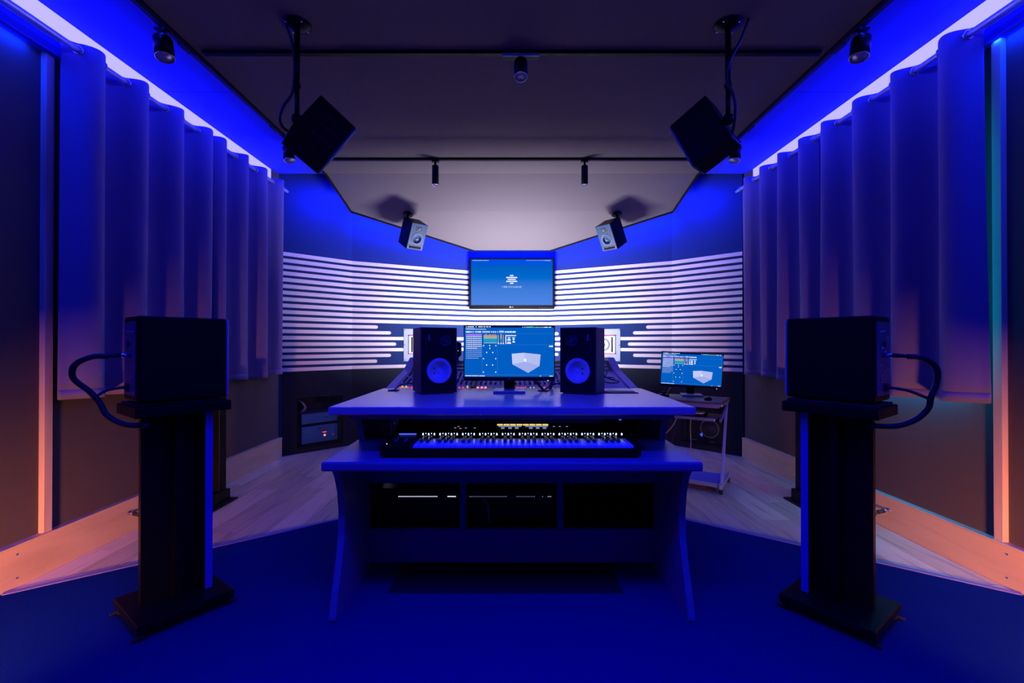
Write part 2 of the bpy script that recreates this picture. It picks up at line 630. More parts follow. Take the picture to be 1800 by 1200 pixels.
# hung ceiling: flat part and the two folds that slope down to the front wall
e0, e1, e2 = (2.0, 4.88, ZC), (1.895, 5.36, 2.812), (0.520, 6.16, 2.514)
T = 0.03
vs = []
prof = [(1.93, -2.15, ZC), e0, e1, e2]
for (x, y, z) in prof:
    vs += [(-x, y, z), (x, y, z), (-x, y, z + T), (x, y, z + T)]
fs = []
for i in range(3):
    a, b = 4 * i, 4 * (i + 1)
    fs += [(a, a + 1, b + 1, b), (a + 2, b + 2, b + 3, a + 3), (a, b, b + 2, a + 2), (a + 1, a + 3, b + 3, b + 1)]
fs += [(0, 2, 3, 1), (12, 13, 15, 14)]
cloud = MB().add(vs, fs).build('ceiling', M['ceiling'])
struct(cloud, 'hung fabric ceiling sloping down to the screen wall', 'ceiling')
for sx in (-1, 1):
    for i in range(3):
        p, q = Vector(prof[i]), Vector(prof[i + 1])
        p.x *= sx
        q.x *= sx
        d = q - p
        n = Vector((sx, 0, 0))
        n = (n - d.normalized() * n.dot(d.normalized())).normalized()
        u = n.cross(d).normalized()
        rot = Matrix((d.normalized(), n, u)).transposed()
        MB().box((p + q) / 2 + Vector((0, 0, T / 2 - 0.006)), (d.length + 0.01, 0.014, T + 0.022), rot).build('edge_trim', M['black_matte'], cloud)
MB().bx(-0.52, 0.52, 6.155, 6.169, 2.506, 2.546).build('edge_trim', M['black_matte'], cloud)


# faceted front wall
class Seg:
    def __init__(s, p, q):
        s.p, s.q = Vector((p[0], p[1], 0)), Vector((q[0], q[1], 0))
        s.d = (s.q - s.p)
        s.L = s.d.length
        s.d.normalize()
        s.n = Vector((s.d.y, -s.d.x, 0))          # towards the room
        if s.n.y > 0:
            s.n = -s.n
        s.rot = Matrix((s.d, -s.n, Vector((0, 0, 1)))).transposed()

    def at(s, t, off, z):
        return s.p + s.d * t + s.n * off + Vector((0, 0, z))

    def box(s, mb, t0, t1, o0, o1, z0, z1, bev=0.0):
        return mb.box(s.at((t0 + t1) / 2, (o0 + o1) / 2, (z0 + z1) / 2), (abs(t1 - t0), abs(o1 - o0), abs(z1 - z0)), s.rot, bev)


segs = {'corner_left': Seg((-A0[0], A0[1]), (-B0[0], B0[1])),
        'front_left': Seg((-B0[0], B0[1]), (-C0[0], C0[1])),
        'front': Seg((-C0[0], C0[1]), C0),
        'front_right': Seg(C0, B0),
        'corner_right': Seg(B0, A0)}
NI = {'corner_left': (0.17, 0.70), 'corner_right': (0.12, 0.65)}
NZ = (0.065, 0.632)
desc = {'corner_left': 'dark left corner wall panel with pale wooden slats', 'front_left': 'dark wall panel with slats left of the wall screen',
        'front': 'dark centre wall behind the wall screen', 'front_right': 'dark wall panel with slats right of the wall screen',
        'corner_right': 'dark right corner wall panel with pale wooden slats'}
WALLS = {}
for k, s in segs.items():
    m = MB()
    if k in NI:
        t0, t1 = NI[k]
        s.box(m, -0.02, t0, -0.05, 0, -0.1, 3.3)
        s.box(m, t1, s.L, -0.05, 0, -0.1, 3.3)
        s.box(m, t0, t1, -0.05, 0, NZ[1], 3.3)
        s.box(m, t0, t1, -0.05, 0, -0.1, NZ[0])
        s.box(m, t0 - 0.03, t1 + 0.03, -0.46, -0.44, 0, 0.7)
        s.box(m, t0 - 0.03, t0 - 0.005, -0.44, -0.05, 0, 0.7)
        s.box(m, t1 + 0.005, t1 + 0.03, -0.44, -0.05, 0, 0.7)
        s.box(m, t0 - 0.03, t1 + 0.03, -0.44, -0.05, 0.03, NZ[0])
        s.box(m, t0 - 0.03, t1 + 0.03, -0.44, -0.05, NZ[1], 0.66)
    else:
        s.box(m, 0, s.L, -0.05, 0, -0.1, 3.3)
    WALLS[k] = m.build('wall_' + k, M['dark_wall'])
    struct(WALLS[k], desc[k])
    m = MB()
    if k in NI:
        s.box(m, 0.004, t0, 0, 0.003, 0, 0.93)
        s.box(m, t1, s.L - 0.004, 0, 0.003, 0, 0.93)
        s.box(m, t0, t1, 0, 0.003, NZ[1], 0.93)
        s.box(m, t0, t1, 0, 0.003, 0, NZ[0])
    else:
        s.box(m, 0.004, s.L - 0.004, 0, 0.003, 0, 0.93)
    m.build('lower_panel', M['lower_wall'], WALLS[k])  # near-black skin over the wall below the slats

# wooden slats
PITCH, SH, SD = 0.0719, 0.0415, 0.009
ZTOP = 2.254


def pill(s, t0, t1, z, r0, r1):
    """slat with optional rounded ends, in the wall's own plane."""
    h = SH / 2
    pts = []
    if r0:
        for k in range(7):
            a = PI / 2 + PI * k / 6
            pts.append((t0 + h + h * math.cos(a), z + h * math.sin(a)))
    else:
        pts += [(t0, z + h), (t0, z - h)]
    if r1:
        for k in range(7):
            a = -PI / 2 + PI * k / 6
            pts.append((t1 - h + h * math.cos(a), z + h * math.sin(a)))
    else:
        pts += [(t1, z - h), (t1, z + h)]
    n = len(pts)
    c = s.at((t0 + t1) / 2, SD / 2, z)
    vs = [s.at(t, 0, zz) - c for t, zz in pts] + [s.at(t, SD, zz) - c for t, zz in pts]
    fs = [tuple(range(n))[::-1], tuple(range(n, 2 * n))] + [(i, (i + 1) % n, n + (i + 1) % n, n + i) for i in range(n)]
    rinv = s.rot.transposed()
    mb = MB().add([rinv @ Vector(v) for v in vs], fs)
    return mb, c


def slat(key, t0, t1, row, r0=False, r1=False):
    s = segs[key]
    mb, c = pill(s, t0, t1, ZTOP - PITCH * row, r0, r1)
    o = mb.build('slat', M['slat'], WALLS[key])
    o.location = c
    o.rotation_euler = s.rot.to_euler()


def t_of_px(s, px):
    k = (px - 900) / 800.0
    # p.x + d.x t = k (p.y + d.y t)
    return (k * s.p.y - s.p.x) / (s.d.x - k * s.d.y)


ends = {11: 664, 12: 687, 13: 711, 14: 696, 15: 710, 16: 687, 17: 663}
mid = {12: 818, 13: 795, 14: 810, 15: 795, 16: 818}
for row in range(19):
    slat('corner_left', 0.0, segs['corner_left'].L - 0.001, row)
    slat('corner_right', 0.001, segs['corner_right'].L, row)
    if row in ends:
        t = t_of_px(segs['front_left'], ends[row])
        slat('front_left', 0.001, t, row, False, True)
        slat('front_right', segs['front_right'].L - t, segs['front_right'].L - 0.001, row, True, False)
        if row in mid:
            tl = t_of_px(segs['front_left'], mid[row])
            slat('front_left', tl, segs['front_left'].L, row, True, False)
            slat('front_right', 0, segs['front_right'].L - tl, row, False, True)
            slat('front', 0.001, segs['front'].L - 0.001, row)
    else:
        slat('front_left', 0.001, segs['front_left'].L, row)
        slat('front', 0.001, segs['front'].L - 0.001, row)
        slat('front_right', 0, segs['front_right'].L - 0.001, row)

# blue strips in the gap between the hung ceiling and the front wall
for k, (pa, pb), pw_ in (('l', ((-2.12, 4.95, 3.06), (-1.98, 5.42, 2.92)), 1.0), ('fl', ((-1.90, 5.48, 2.89), (-0.55, 6.25, 2.60)), 2.6),
                         ('f', ((-0.50, 6.30, 2.58), (0.50, 6.30, 2.58)), 1.2), ('fr', ((0.55, 6.25, 2.60), (1.90, 5.48, 2.89)), 2.6),
                         ('r', ((1.98, 5.42, 2.92), (2.12, 4.95, 3.06)), 1.0)):
    pa, pb = Vector(pa), Vector(pb)
    d = pb - pa
    h = Vector((d.x, d.y, 0)).normalized()
    nrm = Vector((h.y, -h.x, 0))
    if nrm.y < 0:
        nrm = -nrm
    if k in ('l', 'r'):
        nrm = Vector((-1 if k == 'l' else 1, 1, 0)).normalized()
    down = Vector((0, 0, -1)) + nrm * 1.0
    area('ceiling_edge_strip', (pa + pb) / 2, down, 0.02, d.length, (0.001, 0.016, 1.0), 15 * pw_, 180, d)

# rails on the hung ceiling
for i, (yy, hw, lab) in enumerate(((2.84, 1.93, 'near black lighting track across the ceiling'), (4.48, 1.99, 'far black lighting track across the ceiling'))):
    t = thing('lighting_track', (0, yy, ZC), lab, 'track')
    MB().bx(-hw, hw, -0.017, 0.017, -0.022, -0.001, 0.002).build('rail', M['black_metal'], t)
    MB().bx(-hw, hw, 0.017, 0.021, -0.014, -0.001).build('rail_edge', M['steel'], t)
for sx, sd in ((-1, 'left'), (1, 'right')):
    t = thing('lighting_track', (sx * 2.04, 0, ZS), 'black lighting track along the %s ceiling edge' % sd, 'track')
    MB().bx(-0.017, 0.017, 0.6, 4.85, -0.024, -0.001, 0.002).build('rail', M['black_metal'], t)
    for yy in (1.9, 2.84, 3.9):
        MB().bx(-0.02, 0.02, yy - 0.05, yy + 0.05, -0.03, -0.02, 0.002).build('rail_joint', M['black_metal'], t)

# ------------------------------------------------------------------ track spotlights


def spotlight(loc, label, dia, length, tilt_axis, tilt, stem=0.05, plate=False, group=None):
    t = thing('track_spotlight', loc, label, 'spotlight', group)
    q = Quaternion(Vector(tilt_axis), tilt)
    if plate:
        MB().bx(-0.115, 0.115, -0.02, 0.02, -0.022, 0.0, 0.002).build('adapter', M['black_metal'], t)
        MB().bx(-0.115, 0.115, -0.026, -0.02, -0.022, -0.003, 0.001).build('adapter_face', M['steel'], t)
        top = -0.022
    else:
        MB().bx(-0.035, 0.035, -0.02, 0.02, -0.016, 0.0, 0.002).build('adapter', M['black_metal'], t)
        top = -0.016
    MB().cyl((0, 0, top), (0, 0, top - stem), dia * 0.16, 12).build('stem', M['black_metal'], t)
    o = Vector((0, 0, top - stem + 0.012))
    ax = q @ Vector((0, 0, -1))
    r = dia / 2
    MB().lathe([(r * 0.75, 0), (r * 0.95, 0.004), (r, 0.014), (r, length), (r * 0.93, length), (r * 0.88, length - 0.035)], o, ax, 28).build('lamp_body', M['black_metal'], t)
    MB().lathe([(r * 0.88, length - 0.002), (r * 0.8, length - 0.012), (r * 0.45, length - 0.045), (r * 0.2, length - 0.055), (0, length - 0.055)], o, ax, 28).build('reflector', M['alu'], t)
    MB().torus(o + ax * length, ax, r * 0.95, 0.0025, 28, 6).build('bezel', M['chrome'], t)
    return t


for sx, sd in ((-1, 'left'), (1, 'right')):
    spotlight((sx * 2.05, 2.66, ZS - 0.024), 'black cylinder spotlight hanging from the near %s ceiling edge' % sd, 0.10, 0.125, (-0.5, sx * 1, 0), 0.22)
    spotlight((sx * 2.05, 4.15, ZS - 0.024), 'black spotlight at the ceiling edge behind the large %s hanging speaker' % sd, 0.10, 0.125, (-0.5, sx * 1, 0), 0.22)
spotlight((0.055, 2.84, ZC - 0.022), 'black spotlight with silver backed adapter in the middle of the near track', 0.082, 0.125, (1, 0, 0), -0.30, 0.03, True)
for px, sd in ((765, 'left'), (1028, 'right')):
    spotlight(((px - 900) / 800 * 4.48, 4.48, ZC - 0.022), 'slim tall black spotlight, %s one on the far track' % sd, 0.066, 0.19, (1, 0, 0), 0.02, 0.045)

# ------------------------------------------------------------------ curtains
RZ = 2.91
RX = 2.45


def curtain(sx, y0, y1, yc, P, label, amp=0.066, seed=0, hem=0.0):
    rnd = random.Random(seed)
    ph = [rnd.uniform(-0.5, 0.5) for _ in range(6)]
    ny, nz = int((y1 - y0) / 0.011), 22
    zt, zb = RZ + 0.042, 0.935
    t = thing('curtain', (sx * RX, 0, 0), label, 'curtain')

    def off(y, v):
        a = 2 * PI * (y - yc) / P
        c = math.cos(a)
        c = math.copysign(abs(c) ** 0.8, c)
        w = amp * (1 - 0.10 * v) * c
        d = v ** 1.3
        w += d * 0.012 * math.sin(a * 0.5 + ph[0] * 4) + d * 0.010 * math.sin(a * 1.37 + ph[1] * 6)
        return w

    vs, fs, sm = [], [], []
    for j in range(nz + 1):
        v = j / nz
        for i in range(ny + 1):
            y = y0 + (y1 - y0) * i / ny
            a = 2 * PI * (y - yc) / P
            z = zt + (zb - zt) * v
            if j == 0:
                z -= 0.010 * (1 - abs(math.cos(a))) + 0.004 * math.sin(y * 31 + seed)
            z += v * (0.008 * math.sin(y * 5 + seed) + hem * (y - y0))
            yy = y + v * v * 0.02 * math.sin(a * 0.5 + ph[2] * 5)
            vs.append((-sx * off(y, v), yy, z))
    for j in range(nz):
        for i in range(ny):
            k = j * (ny + 1) + i
            fs.append((k, k + 1, k + ny + 2, k + ny + 1))
    cl = MB().add(vs, fs, True).build('cloth', M['curtain'], t)
    md = cl.modifiers.new('thickness', 'SOLIDIFY')
    md.thickness = 0.004
    # stitched hem
    hv, hf = [], []
    for i in range(ny + 1):
        k = (nz) * (ny + 1) + i
        p = Vector(vs[k])
        hv += [(p.x - sx * 0.003, p.y, p.z + 0.050), (p.x - sx * 0.006, p.y, p.z - 0.003)]
    for i in range(ny):
        hf.append((2 * i, 2 * i + 1, 2 * i + 3, 2 * i + 2))
    h = MB().add(hv, hf, True).build('hem', M['curtain'], t)
    h.modifiers.new('thickness', 'SOLIDIFY').thickness = 0.003
    n = -4
    em = MB().torus((0, 0, 0), (0, 0, 1), 0.024, 0.0055, 20, 8).mesh('eyelet', M['chrome'])
    while True:
        y = yc + P / 4 + n * P / 2
        n += 1
        if y > y1 - 0.01:
            break
        if y < y0 + 0.01:
            continue
        e = D.objects.new('eyelet', em)
        e.parent = t
        e.location = (0, y, RZ)
        sl = -(off(y + 0.004, 0) - off(y - 0.004, 0)) / 0.008 * sx
        nrm = Vector((1, -sl, 0)).normalized()
        # keep the ring threaded on the rod
        nrm = (nrm + Vector((0, -1 if sl > 0 else 1, 0)) * 0.9).normalized()
        e.rotation_euler = Vector((0, 0, 1)).rotation_difference(nrm).to_euler()
        COL.objects.link(e)
    return t


for sx, sd in ((-1, 'left'), (1, 'right')):
    t = thing('curtain_rod', (sx * RX, 0, RZ), 'round metal curtain rod along the top of the %s wall' % sd, 'curtain rod')
    MB().cyl((0, -2.0, 0), (0, 4.93, 0), 0.016, 20).build('rod', M['rod'], t)
    MB().lathe([(0.017, 0), (0.021, 0.006), (0.021, 0.03), (0.012, 0.04), (0, 0.042)], (0, 4.93, 0), (0, 1, 0), 20).build('finial', M['chrome'], t)
    for yy in (1.0, 3.69, 4.87):
        MB().bx(min(0, sx * 0.13), max(0, sx * 0.13), yy - 0.008, yy + 0.008, -0.008, 0.008).torus((0, yy, 0), (0, 1, 0), 0.019, 0.004).build('bracket', M['steel'], t)
curtain(-1, 2.515, 3.67, 2.640, 0.322, 'near panel of the left blue grey curtain, behind the left front stand', seed=1)
curtain(-1, 3.695, 4.90, 3.775, 0.318, 'far panel of the left curtain, ending at the slatted wall', seed=2)
curtain(1, 2.398, 3.64, 2.515, 0.325, 'near panel of the right blue grey curtain, beside the teal lit post', seed=3)
curtain(1, 3.665, 4.87, 3.765, 0.298, 'far panel of the right curtain, ending at the slatted wall', seed=4)

# window behind the right curtain (glimpsed only as teal light)
wn = MB().bx(WX - 0.02, WX + 0.004, 2.50, 3.5, 1.06, 2.5, 0.003).build('window_1', M['alu'])
struct(wn, 'window behind the right curtain leaking teal light', 'window')


# ------------------------------------------------------------------ desk
desk = thing('studio_desk', (0, 1.985, 0), 'wide two tier studio desk with curved side panels in the middle', 'desk')
OY = -1.985
MB().bx(-0.838, 0.838, 2.07 + OY, 2.96 + OY, 0.9255, 0.9625, 0.006).build('upper_top', M['desk'], desk)
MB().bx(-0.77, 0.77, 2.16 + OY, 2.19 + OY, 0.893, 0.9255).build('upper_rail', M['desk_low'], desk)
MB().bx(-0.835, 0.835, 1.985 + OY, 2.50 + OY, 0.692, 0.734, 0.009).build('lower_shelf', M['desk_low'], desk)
prof = [(2.045, 0), (2.03, 0.02), (2.06, 0.12), (2.10, 0.22), (2.135, 0.34), (2.143, 0.45), (2.125, 0.56), (2.09, 0.64), (2.05, 0.692), (2.40, 0.70), (2.425, 0.734), (2.415, 0.79),
        (2.37, 0.85), (2.30, 0.90), (2.22, 0.9255), (2.95, 0.9255), (2.95, 0.66), (2.80, 0.55), (2.66, 0.42), (2.60, 0.25), (2.58, 0.10), (2.60, 0.0)]
for sx in (-1, 1):
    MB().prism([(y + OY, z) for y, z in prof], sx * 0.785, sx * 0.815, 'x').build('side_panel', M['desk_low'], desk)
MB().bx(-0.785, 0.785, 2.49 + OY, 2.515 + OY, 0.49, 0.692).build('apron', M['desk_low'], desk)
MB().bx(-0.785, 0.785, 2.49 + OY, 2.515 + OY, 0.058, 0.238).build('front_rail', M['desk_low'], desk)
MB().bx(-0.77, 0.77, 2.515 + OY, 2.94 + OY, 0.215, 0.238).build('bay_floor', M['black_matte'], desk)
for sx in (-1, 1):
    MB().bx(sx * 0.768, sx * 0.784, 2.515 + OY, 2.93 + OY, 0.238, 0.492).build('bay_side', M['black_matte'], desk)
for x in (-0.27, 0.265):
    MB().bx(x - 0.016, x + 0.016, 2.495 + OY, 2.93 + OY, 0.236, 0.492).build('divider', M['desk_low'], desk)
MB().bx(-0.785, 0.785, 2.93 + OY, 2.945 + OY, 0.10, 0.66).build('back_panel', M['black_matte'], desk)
for sx in (-1, 1):
    for k in range(2):
        MB().box((sx * 0.772, 2.86 + OY + 0.05 * k, 0.80), (0.012, 0.016, 0.25), Matrix.Rotation(math.radians(20), 3, 'X')).build('rack_rail', M['alu'], desk)

# rack gear in the desk bays
for i, (x0, x1, z0, z1, lab) in enumerate(((-0.755, -0.295, 0.24, 0.44, 'black rack unit with dotted light row in the left desk bay'),
                                           (-0.245, 0.24, 0.24, 0.435, 'black rack unit with faint dotted row in the middle desk bay'))):
    t = thing('rack_unit', ((x0 + x1) / 2, 2.56, z0), lab, 'rack gear')
    w = x1 - x0
    MB().bx(-w / 2, w / 2, 0, 0.33, 0, z1 - z0, 0.003).build('case', M['black_metal'], t)
    m = MB()
    if i == 0:
        rows = [(-0.11 + 0.0082 * k, 0.0045) for k in range(27)] + [(0.165 + 0.0048 * k, 0.0046) for k in range(10)]
    else:
        rows = [(-0.235 + 0.0098 * k, 0.0035) for k in range(22)] + [(0.03 + 0.0098 * k, 0.0032) for k in range(11)] + [(0.175, 0.004), (0.205, 0.006), (0.212, 0.006), (0.219, 0.008)]
    for x, wd in rows:
        m.bx(x - wd / 2, x + wd / 2, -0.003, 0, 0.152, 0.155 if i else 0.156)
    tag(m.build('vent_glow', M['pale_led'] if i == 0 else M['dim_led'], t), kind='stuff')  # glow stands in for light passing through the vent slots
    for sx in (-1, 1):
        MB().bx(sx * (w / 2 - 0.012), sx * (w / 2 - 0.022), -0.025, 0, 0.05, 0.15, 0.003).build('handle', M['black_metal'], t)
MB().tube([(-0.16, 2.53, 0.39), (-0.135, 2.52, 0.36), (-0.13, 2.54, 0.30), (-0.12, 2.55, 0.245)], 0.004).build('rack_cable', M['cable_grey'])
tag(D.objects['rack_cable'], 'thin grey cable hanging in the middle desk bay', 'cable')
dark_sheet = MB().bx(-0.62, 0.555, 2.27, 2.9, 0.0085, 0.013, 0.002).build('under_desk_sheet', M['rubber'])  # thin black sheet lying on the carpet
tag(dark_sheet, 'flat black sheet on the carpet beneath the desk', 'mat')

# patch gear and loose cables between the two desk tiers
t = thing('patch_bay', (-0.40, 2.80, 0.70), 'black patch panel with a row of pale sockets under the desktop', 'patch panel')
MB().bx(-0.30, 0.34, 0, 0.10, -0.10, 0.16, 0.003).build('case', M['black'], t)
m = MB()
for k in range(12):
    m.bx(-0.205 + k * 0.0125, -0.198 + k * 0.0125, -0.006, 0, 0.066, 0.078)
for k in range(8):
    m.bx(-0.03 + k * 0.0125, -0.023 + k * 0.0125, -0.006, 0, 0.066, 0.078)
for k in range(5):
    m.bx(0.085 + k * 0.0125, 0.092 + k * 0.0125, -0.006, 0, 0.066, 0.078)
tag(m.build('socket_row', M['knob_light'], t), kind='stuff')
for i, (pts, r, lab) in enumerate((
        ([(-0.73, 2.74, 0.80), (-0.64, 2.73, 0.755), (-0.55, 2.72, 0.76), (-0.47, 2.74, 0.785), (-0.40, 2.78, 0.79)], 0.004, 'longest pale cable drooping under the desktop at left'),
        ([(-0.46, 2.74, 0.785), (-0.41, 2.73, 0.755), (-0.34, 2.74, 0.75), (-0.28, 2.78, 0.77)], 0.004, 'short pale cable left of centre under the desktop'),
        ([(-0.36, 2.74, 0.79), (-0.34, 2.73, 0.76), (-0.31, 2.75, 0.74)], 0.003, 'thin slanting cable end left of centre under the desktop'),
        ([(-0.20, 2.74, 0.80), (-0.15, 2.73, 0.775), (-0.11, 2.74, 0.775), (-0.06, 2.77, 0.79)], 0.005, 'curled cable under the middle of the desktop'),
        ([(0.62, 2.74, 0.74), (0.67, 2.72, 0.70), (0.70, 2.73, 0.74), (0.74, 2.76, 0.79)], 0.005, 'dark looped cable under the right end of the desktop'))):
    o = MB().tube(pts, r).build('patch_cable', M['cable_grey'] if i < 4 else M['cable'])
    tag(o, lab, 'cable', 'cables between the desk tiers')
t = thing('power_box', (0.66, 2.78, 0.70), 'black power box with a tiny blue light under the right of the desktop', 'power box')
MB().bx(-0.10, 0.11, 0, 0.08, 0, 0.12, 0.01).build('case', M['black'], t)
MB().bx(-0.006, 0.006, -0.004, 0, 0.085, 0.092).build('light', M['blue_led'], t)

# ------------------------------------------------------------------ keyboard on the lower shelf
kb = thing('music_keyboard', (0, 2.055, 0.734), 'black music keyboard with glowing key lights on the lower desk shelf', 'keyboard')
K0, K1 = -0.449, 0.551
MB().prism([(0.0, 0.012), (0.0, 0.052), (0.012, 0.057), (0.20, 0.064), (0.32, 0.100), (0.35, 0.098), (0.35, 0.012)], -0.596, K0 - 0.002, 'x').build('left_block', M['black'], kb)
MB().prism([(0.0, 0.012), (0.0, 0.052), (0.012, 0.057), (0.20, 0.064), (0.32, 0.100), (0.35, 0.098), (0.35, 0.012)], K1 + 0.002, 0.583, 'x').build('right_block', M['black'], kb)
MB().prism([(0.175, 0.03), (0.175, 0.066), (0.20, 0.070), (0.32, 0.100), (0.35, 0.098), (0.35, 0.012), (0.18, 0.012)], K0 - 0.002, K1 + 0.002, 'x').build('control_panel', M['black'], kb)
MB().bx(K0 - 0.002, K1 + 0.002, 0.006, 0.18, 0.010, 0.034).build('key_bed', M['black'], kb)
MB().bx(K0 - 0.002, K1 + 0.002, 0.0, 0.008, 0.012, 0.045, 0.002).build('front_lip', M['black'], kb)
for x in (-0.53, 0.53):
    for y in (0.04, 0.30):
        MB().lathe([(0.014, 0), (0.016, 0.012)], (x, y, 0), (0, 0, 1), 12).build('foot', M['rubber'], kb)
kw = (K1 - K0) / 36
wk = MB().box((0, 0.081, 0.046), (kw - 0.0014, 0.155, 0.022), None, 0.0018, 1).mesh('white_key', M['white_key'])
for i in range(36):
    o = D.objects.new('white_key', wk)
    o.parent = kb
    o.location = (K0 + (i + 0.5) * kw, 0, 0)
    COL.objects.link(o)
bk = MB().prism([(0.06, 0.057), (0.066, 0.068), (0.17, 0.070), (0.17, 0.057)], -kw * 0.27, kw * 0.27, 'x').mesh('black_key', M['black_key'])
leds = MB()
for i in range(36):
    x = K0 + (i + 0.5) * kw
    leds.bx(x - 0.0025, x + 0.0025, 0.1725, 0.1755, 0.0700, 0.0790)
    if i < 35 and i % 7 in (0, 1, 3, 4, 5):
        o = D.objects.new('black_key', bk)
        o.parent = kb
        o.location = (K0 + (i + 1) * kw, 0, 0)
        COL.objects.link(o)
        leds.bx(x + kw / 2 - 0.0014, x + kw / 2 + 0.0014, 0.1725, 0.1755, 0.0765, 0.0795)
tag(leds.build('key_lights', M['key_led'], kb), 'row of glowing key lights', kind='stuff')


def on_panel(y):      # height of the sloping control panel
    return 0.070 + (y - 0.20) * 0.25 + 0.0006


for k in range(8):
    x = -0.076 + k * 0.0335
    MB().box((x + 0.014, 0.305, on_panel(0.305)), (0.030, 0.014, 0.004), Matrix.Rotation(0.245, 3, 'X'), 0.001, 1).build('pad_button', M['yellow_btn'], kb)
m = MB()
for x0, x1 in ((-0.069, 0.048), (0.068, 0.184)):
    m.box(((x0 + x1) / 2, 0.286, on_panel(0.286)), (x1 - x0, 0.007, 0.002), Matrix.Rotation(0.245, 3, 'X'))
for x in (-0.047, -0.010, 0.024, 0.096, 0.131, 0.166):
    for yy in (0.272, 0.262):
        m.box((x, yy, on_panel(yy)), (0.018, 0.005, 0.002), Matrix.Rotation(0.245, 3, 'X'))
for x, yy in ((-0.29, 0.27), (-0.275, 0.285), (-0.235, 0.268), (0.215, 0.285), (0.245, 0.285), (0.282, 0.285), (-0.19, 0.268)):
    m.box((x, yy, on_panel(yy)), (0.010, 0.004, 0.002), Matrix.Rotation(0.245, 3, 'X'))
tag(m.build('panel_marks', M['dim_led'], kb), kind='stuff')
MB().box((-0.262, 0.262, on_panel(0.262)), (0.009, 0.004, 0.003), Matrix.Rotation(0.245, 3, 'X')).build('pink_button', M['pink_led'], kb)
for x in (-0.545, -0.50):
    MB().lathe([(0.030, -0.006), (0.030, 0.006)], (x, 0.10, 0.045), (1, 0, 0), 24).build('wheel', M['knob'], kb)
MB().bx(-0.56, -0.475, 0.205, 0.209, 0.066, 0.071).build('touch_strip', M['blue_led'], kb)
MB().bx(-0.575, -0.571, 0.028, 0.033, 0.057, 0.060).build('power_light', M['pale_led'], kb)

# ------------------------------------------------------------------ desk top speakers
ZT = 0.9625


def desk_speaker(corner, rot, mirror, label):
    """two way speaker, front face along local x from the near corner, body into +y."""
    W, Dp, H = 0.215, 0.20, 0.376
    t = thing('desk_speaker', (corner[0], corner[1], ZT), label, 'speaker', 'two way speakers on the desktop', rot)
    f = -1 if mirror else 1
    cx = W / 2 * f
    MB().bx(cx - W / 2, cx + W / 2, 0.004, Dp, 0.006, 0.006 + H, 0.003).build('cabinet', M['cab_wood'], t)
    MB().bx(cx - W / 2 + 0.006, cx + W / 2 - 0.006, 0.0, 0.006, 0.012, H, 0.002).build('baffle', M['black_matte'], t)
    wx, wz = cx - 0.001 * f, 0.133
    o = (wx, 0.0, wz)
    MB().lathe([(0.092, -0.002), (0.092, 0.002), (0.086, 0.005), (0.079, 0.004), (0.074, -0.002)], o, (0, -1, 0), 36).build('woofer_ring', M['black_matte'], t)
    c = MB().lathe([(0.074, -0.001), (0.070, 0.0035), (0.064, 0.003), (0.026, -0.014), (0.026, -0.012), (0.020, -0.004), (0.010, 0.001), (0, 0.002)], (wx, -0.003, wz), (0, -1, 0), 36).build('woofer_cone', M['cone_white'], t)
    for k, dz in enumerate((0.014, -0.014)):
        MB().box((wx - 0.028 * f, -0.0015, wz + dz), (0.010, 0.004, 0.007), Matrix.Rotation(0.5 * (1 if k else -1) * f, 3, 'Y'), 0.002, 1).build('cone_mark', M['black_matte'], c)
    tx, tz = cx + 0.033 * f, 0.304
    MB().lathe([(0.034, 0), (0.034, 0.004), (0.026, 0.005), (0.022, 0.001), (0.017, 0.001), (0.012, 0.006), (0.006, 0.009), (0, 0.010)], (tx, 0, tz), (0, -1, 0), 32).build('tweeter', M['tweeter'], t)
    bx_ = cx - 0.060 * f
    MB().box((bx_, -0.001, 0.323), (0.009, 0.003, 0.036), None, 0.001, 1).build('badge', M['amp_panel'], t)
    MB().box((bx_ - 0.017 * f, -0.001, 0.29), (0.004, 0.002, 0.08), None).build('badge_line', M['tweeter'], t)
    for x in (-0.085, 0.085):
        for y in (0.025, 0.175):
            MB().lathe([(0.009, 0), (0.010, 0.006)], (cx + x, y, 0), (0, 0, 1), 10).build('foot', M['rubber'], t)
    return t


desk_speaker((-0.515, 2.57), math.radians(25), False, 'black desk speaker with white cone left of the desk monitor')
desk_speaker((0.472, 2.555), math.radians(-25), True, 'black desk speaker with white cone right of the desk monitor')


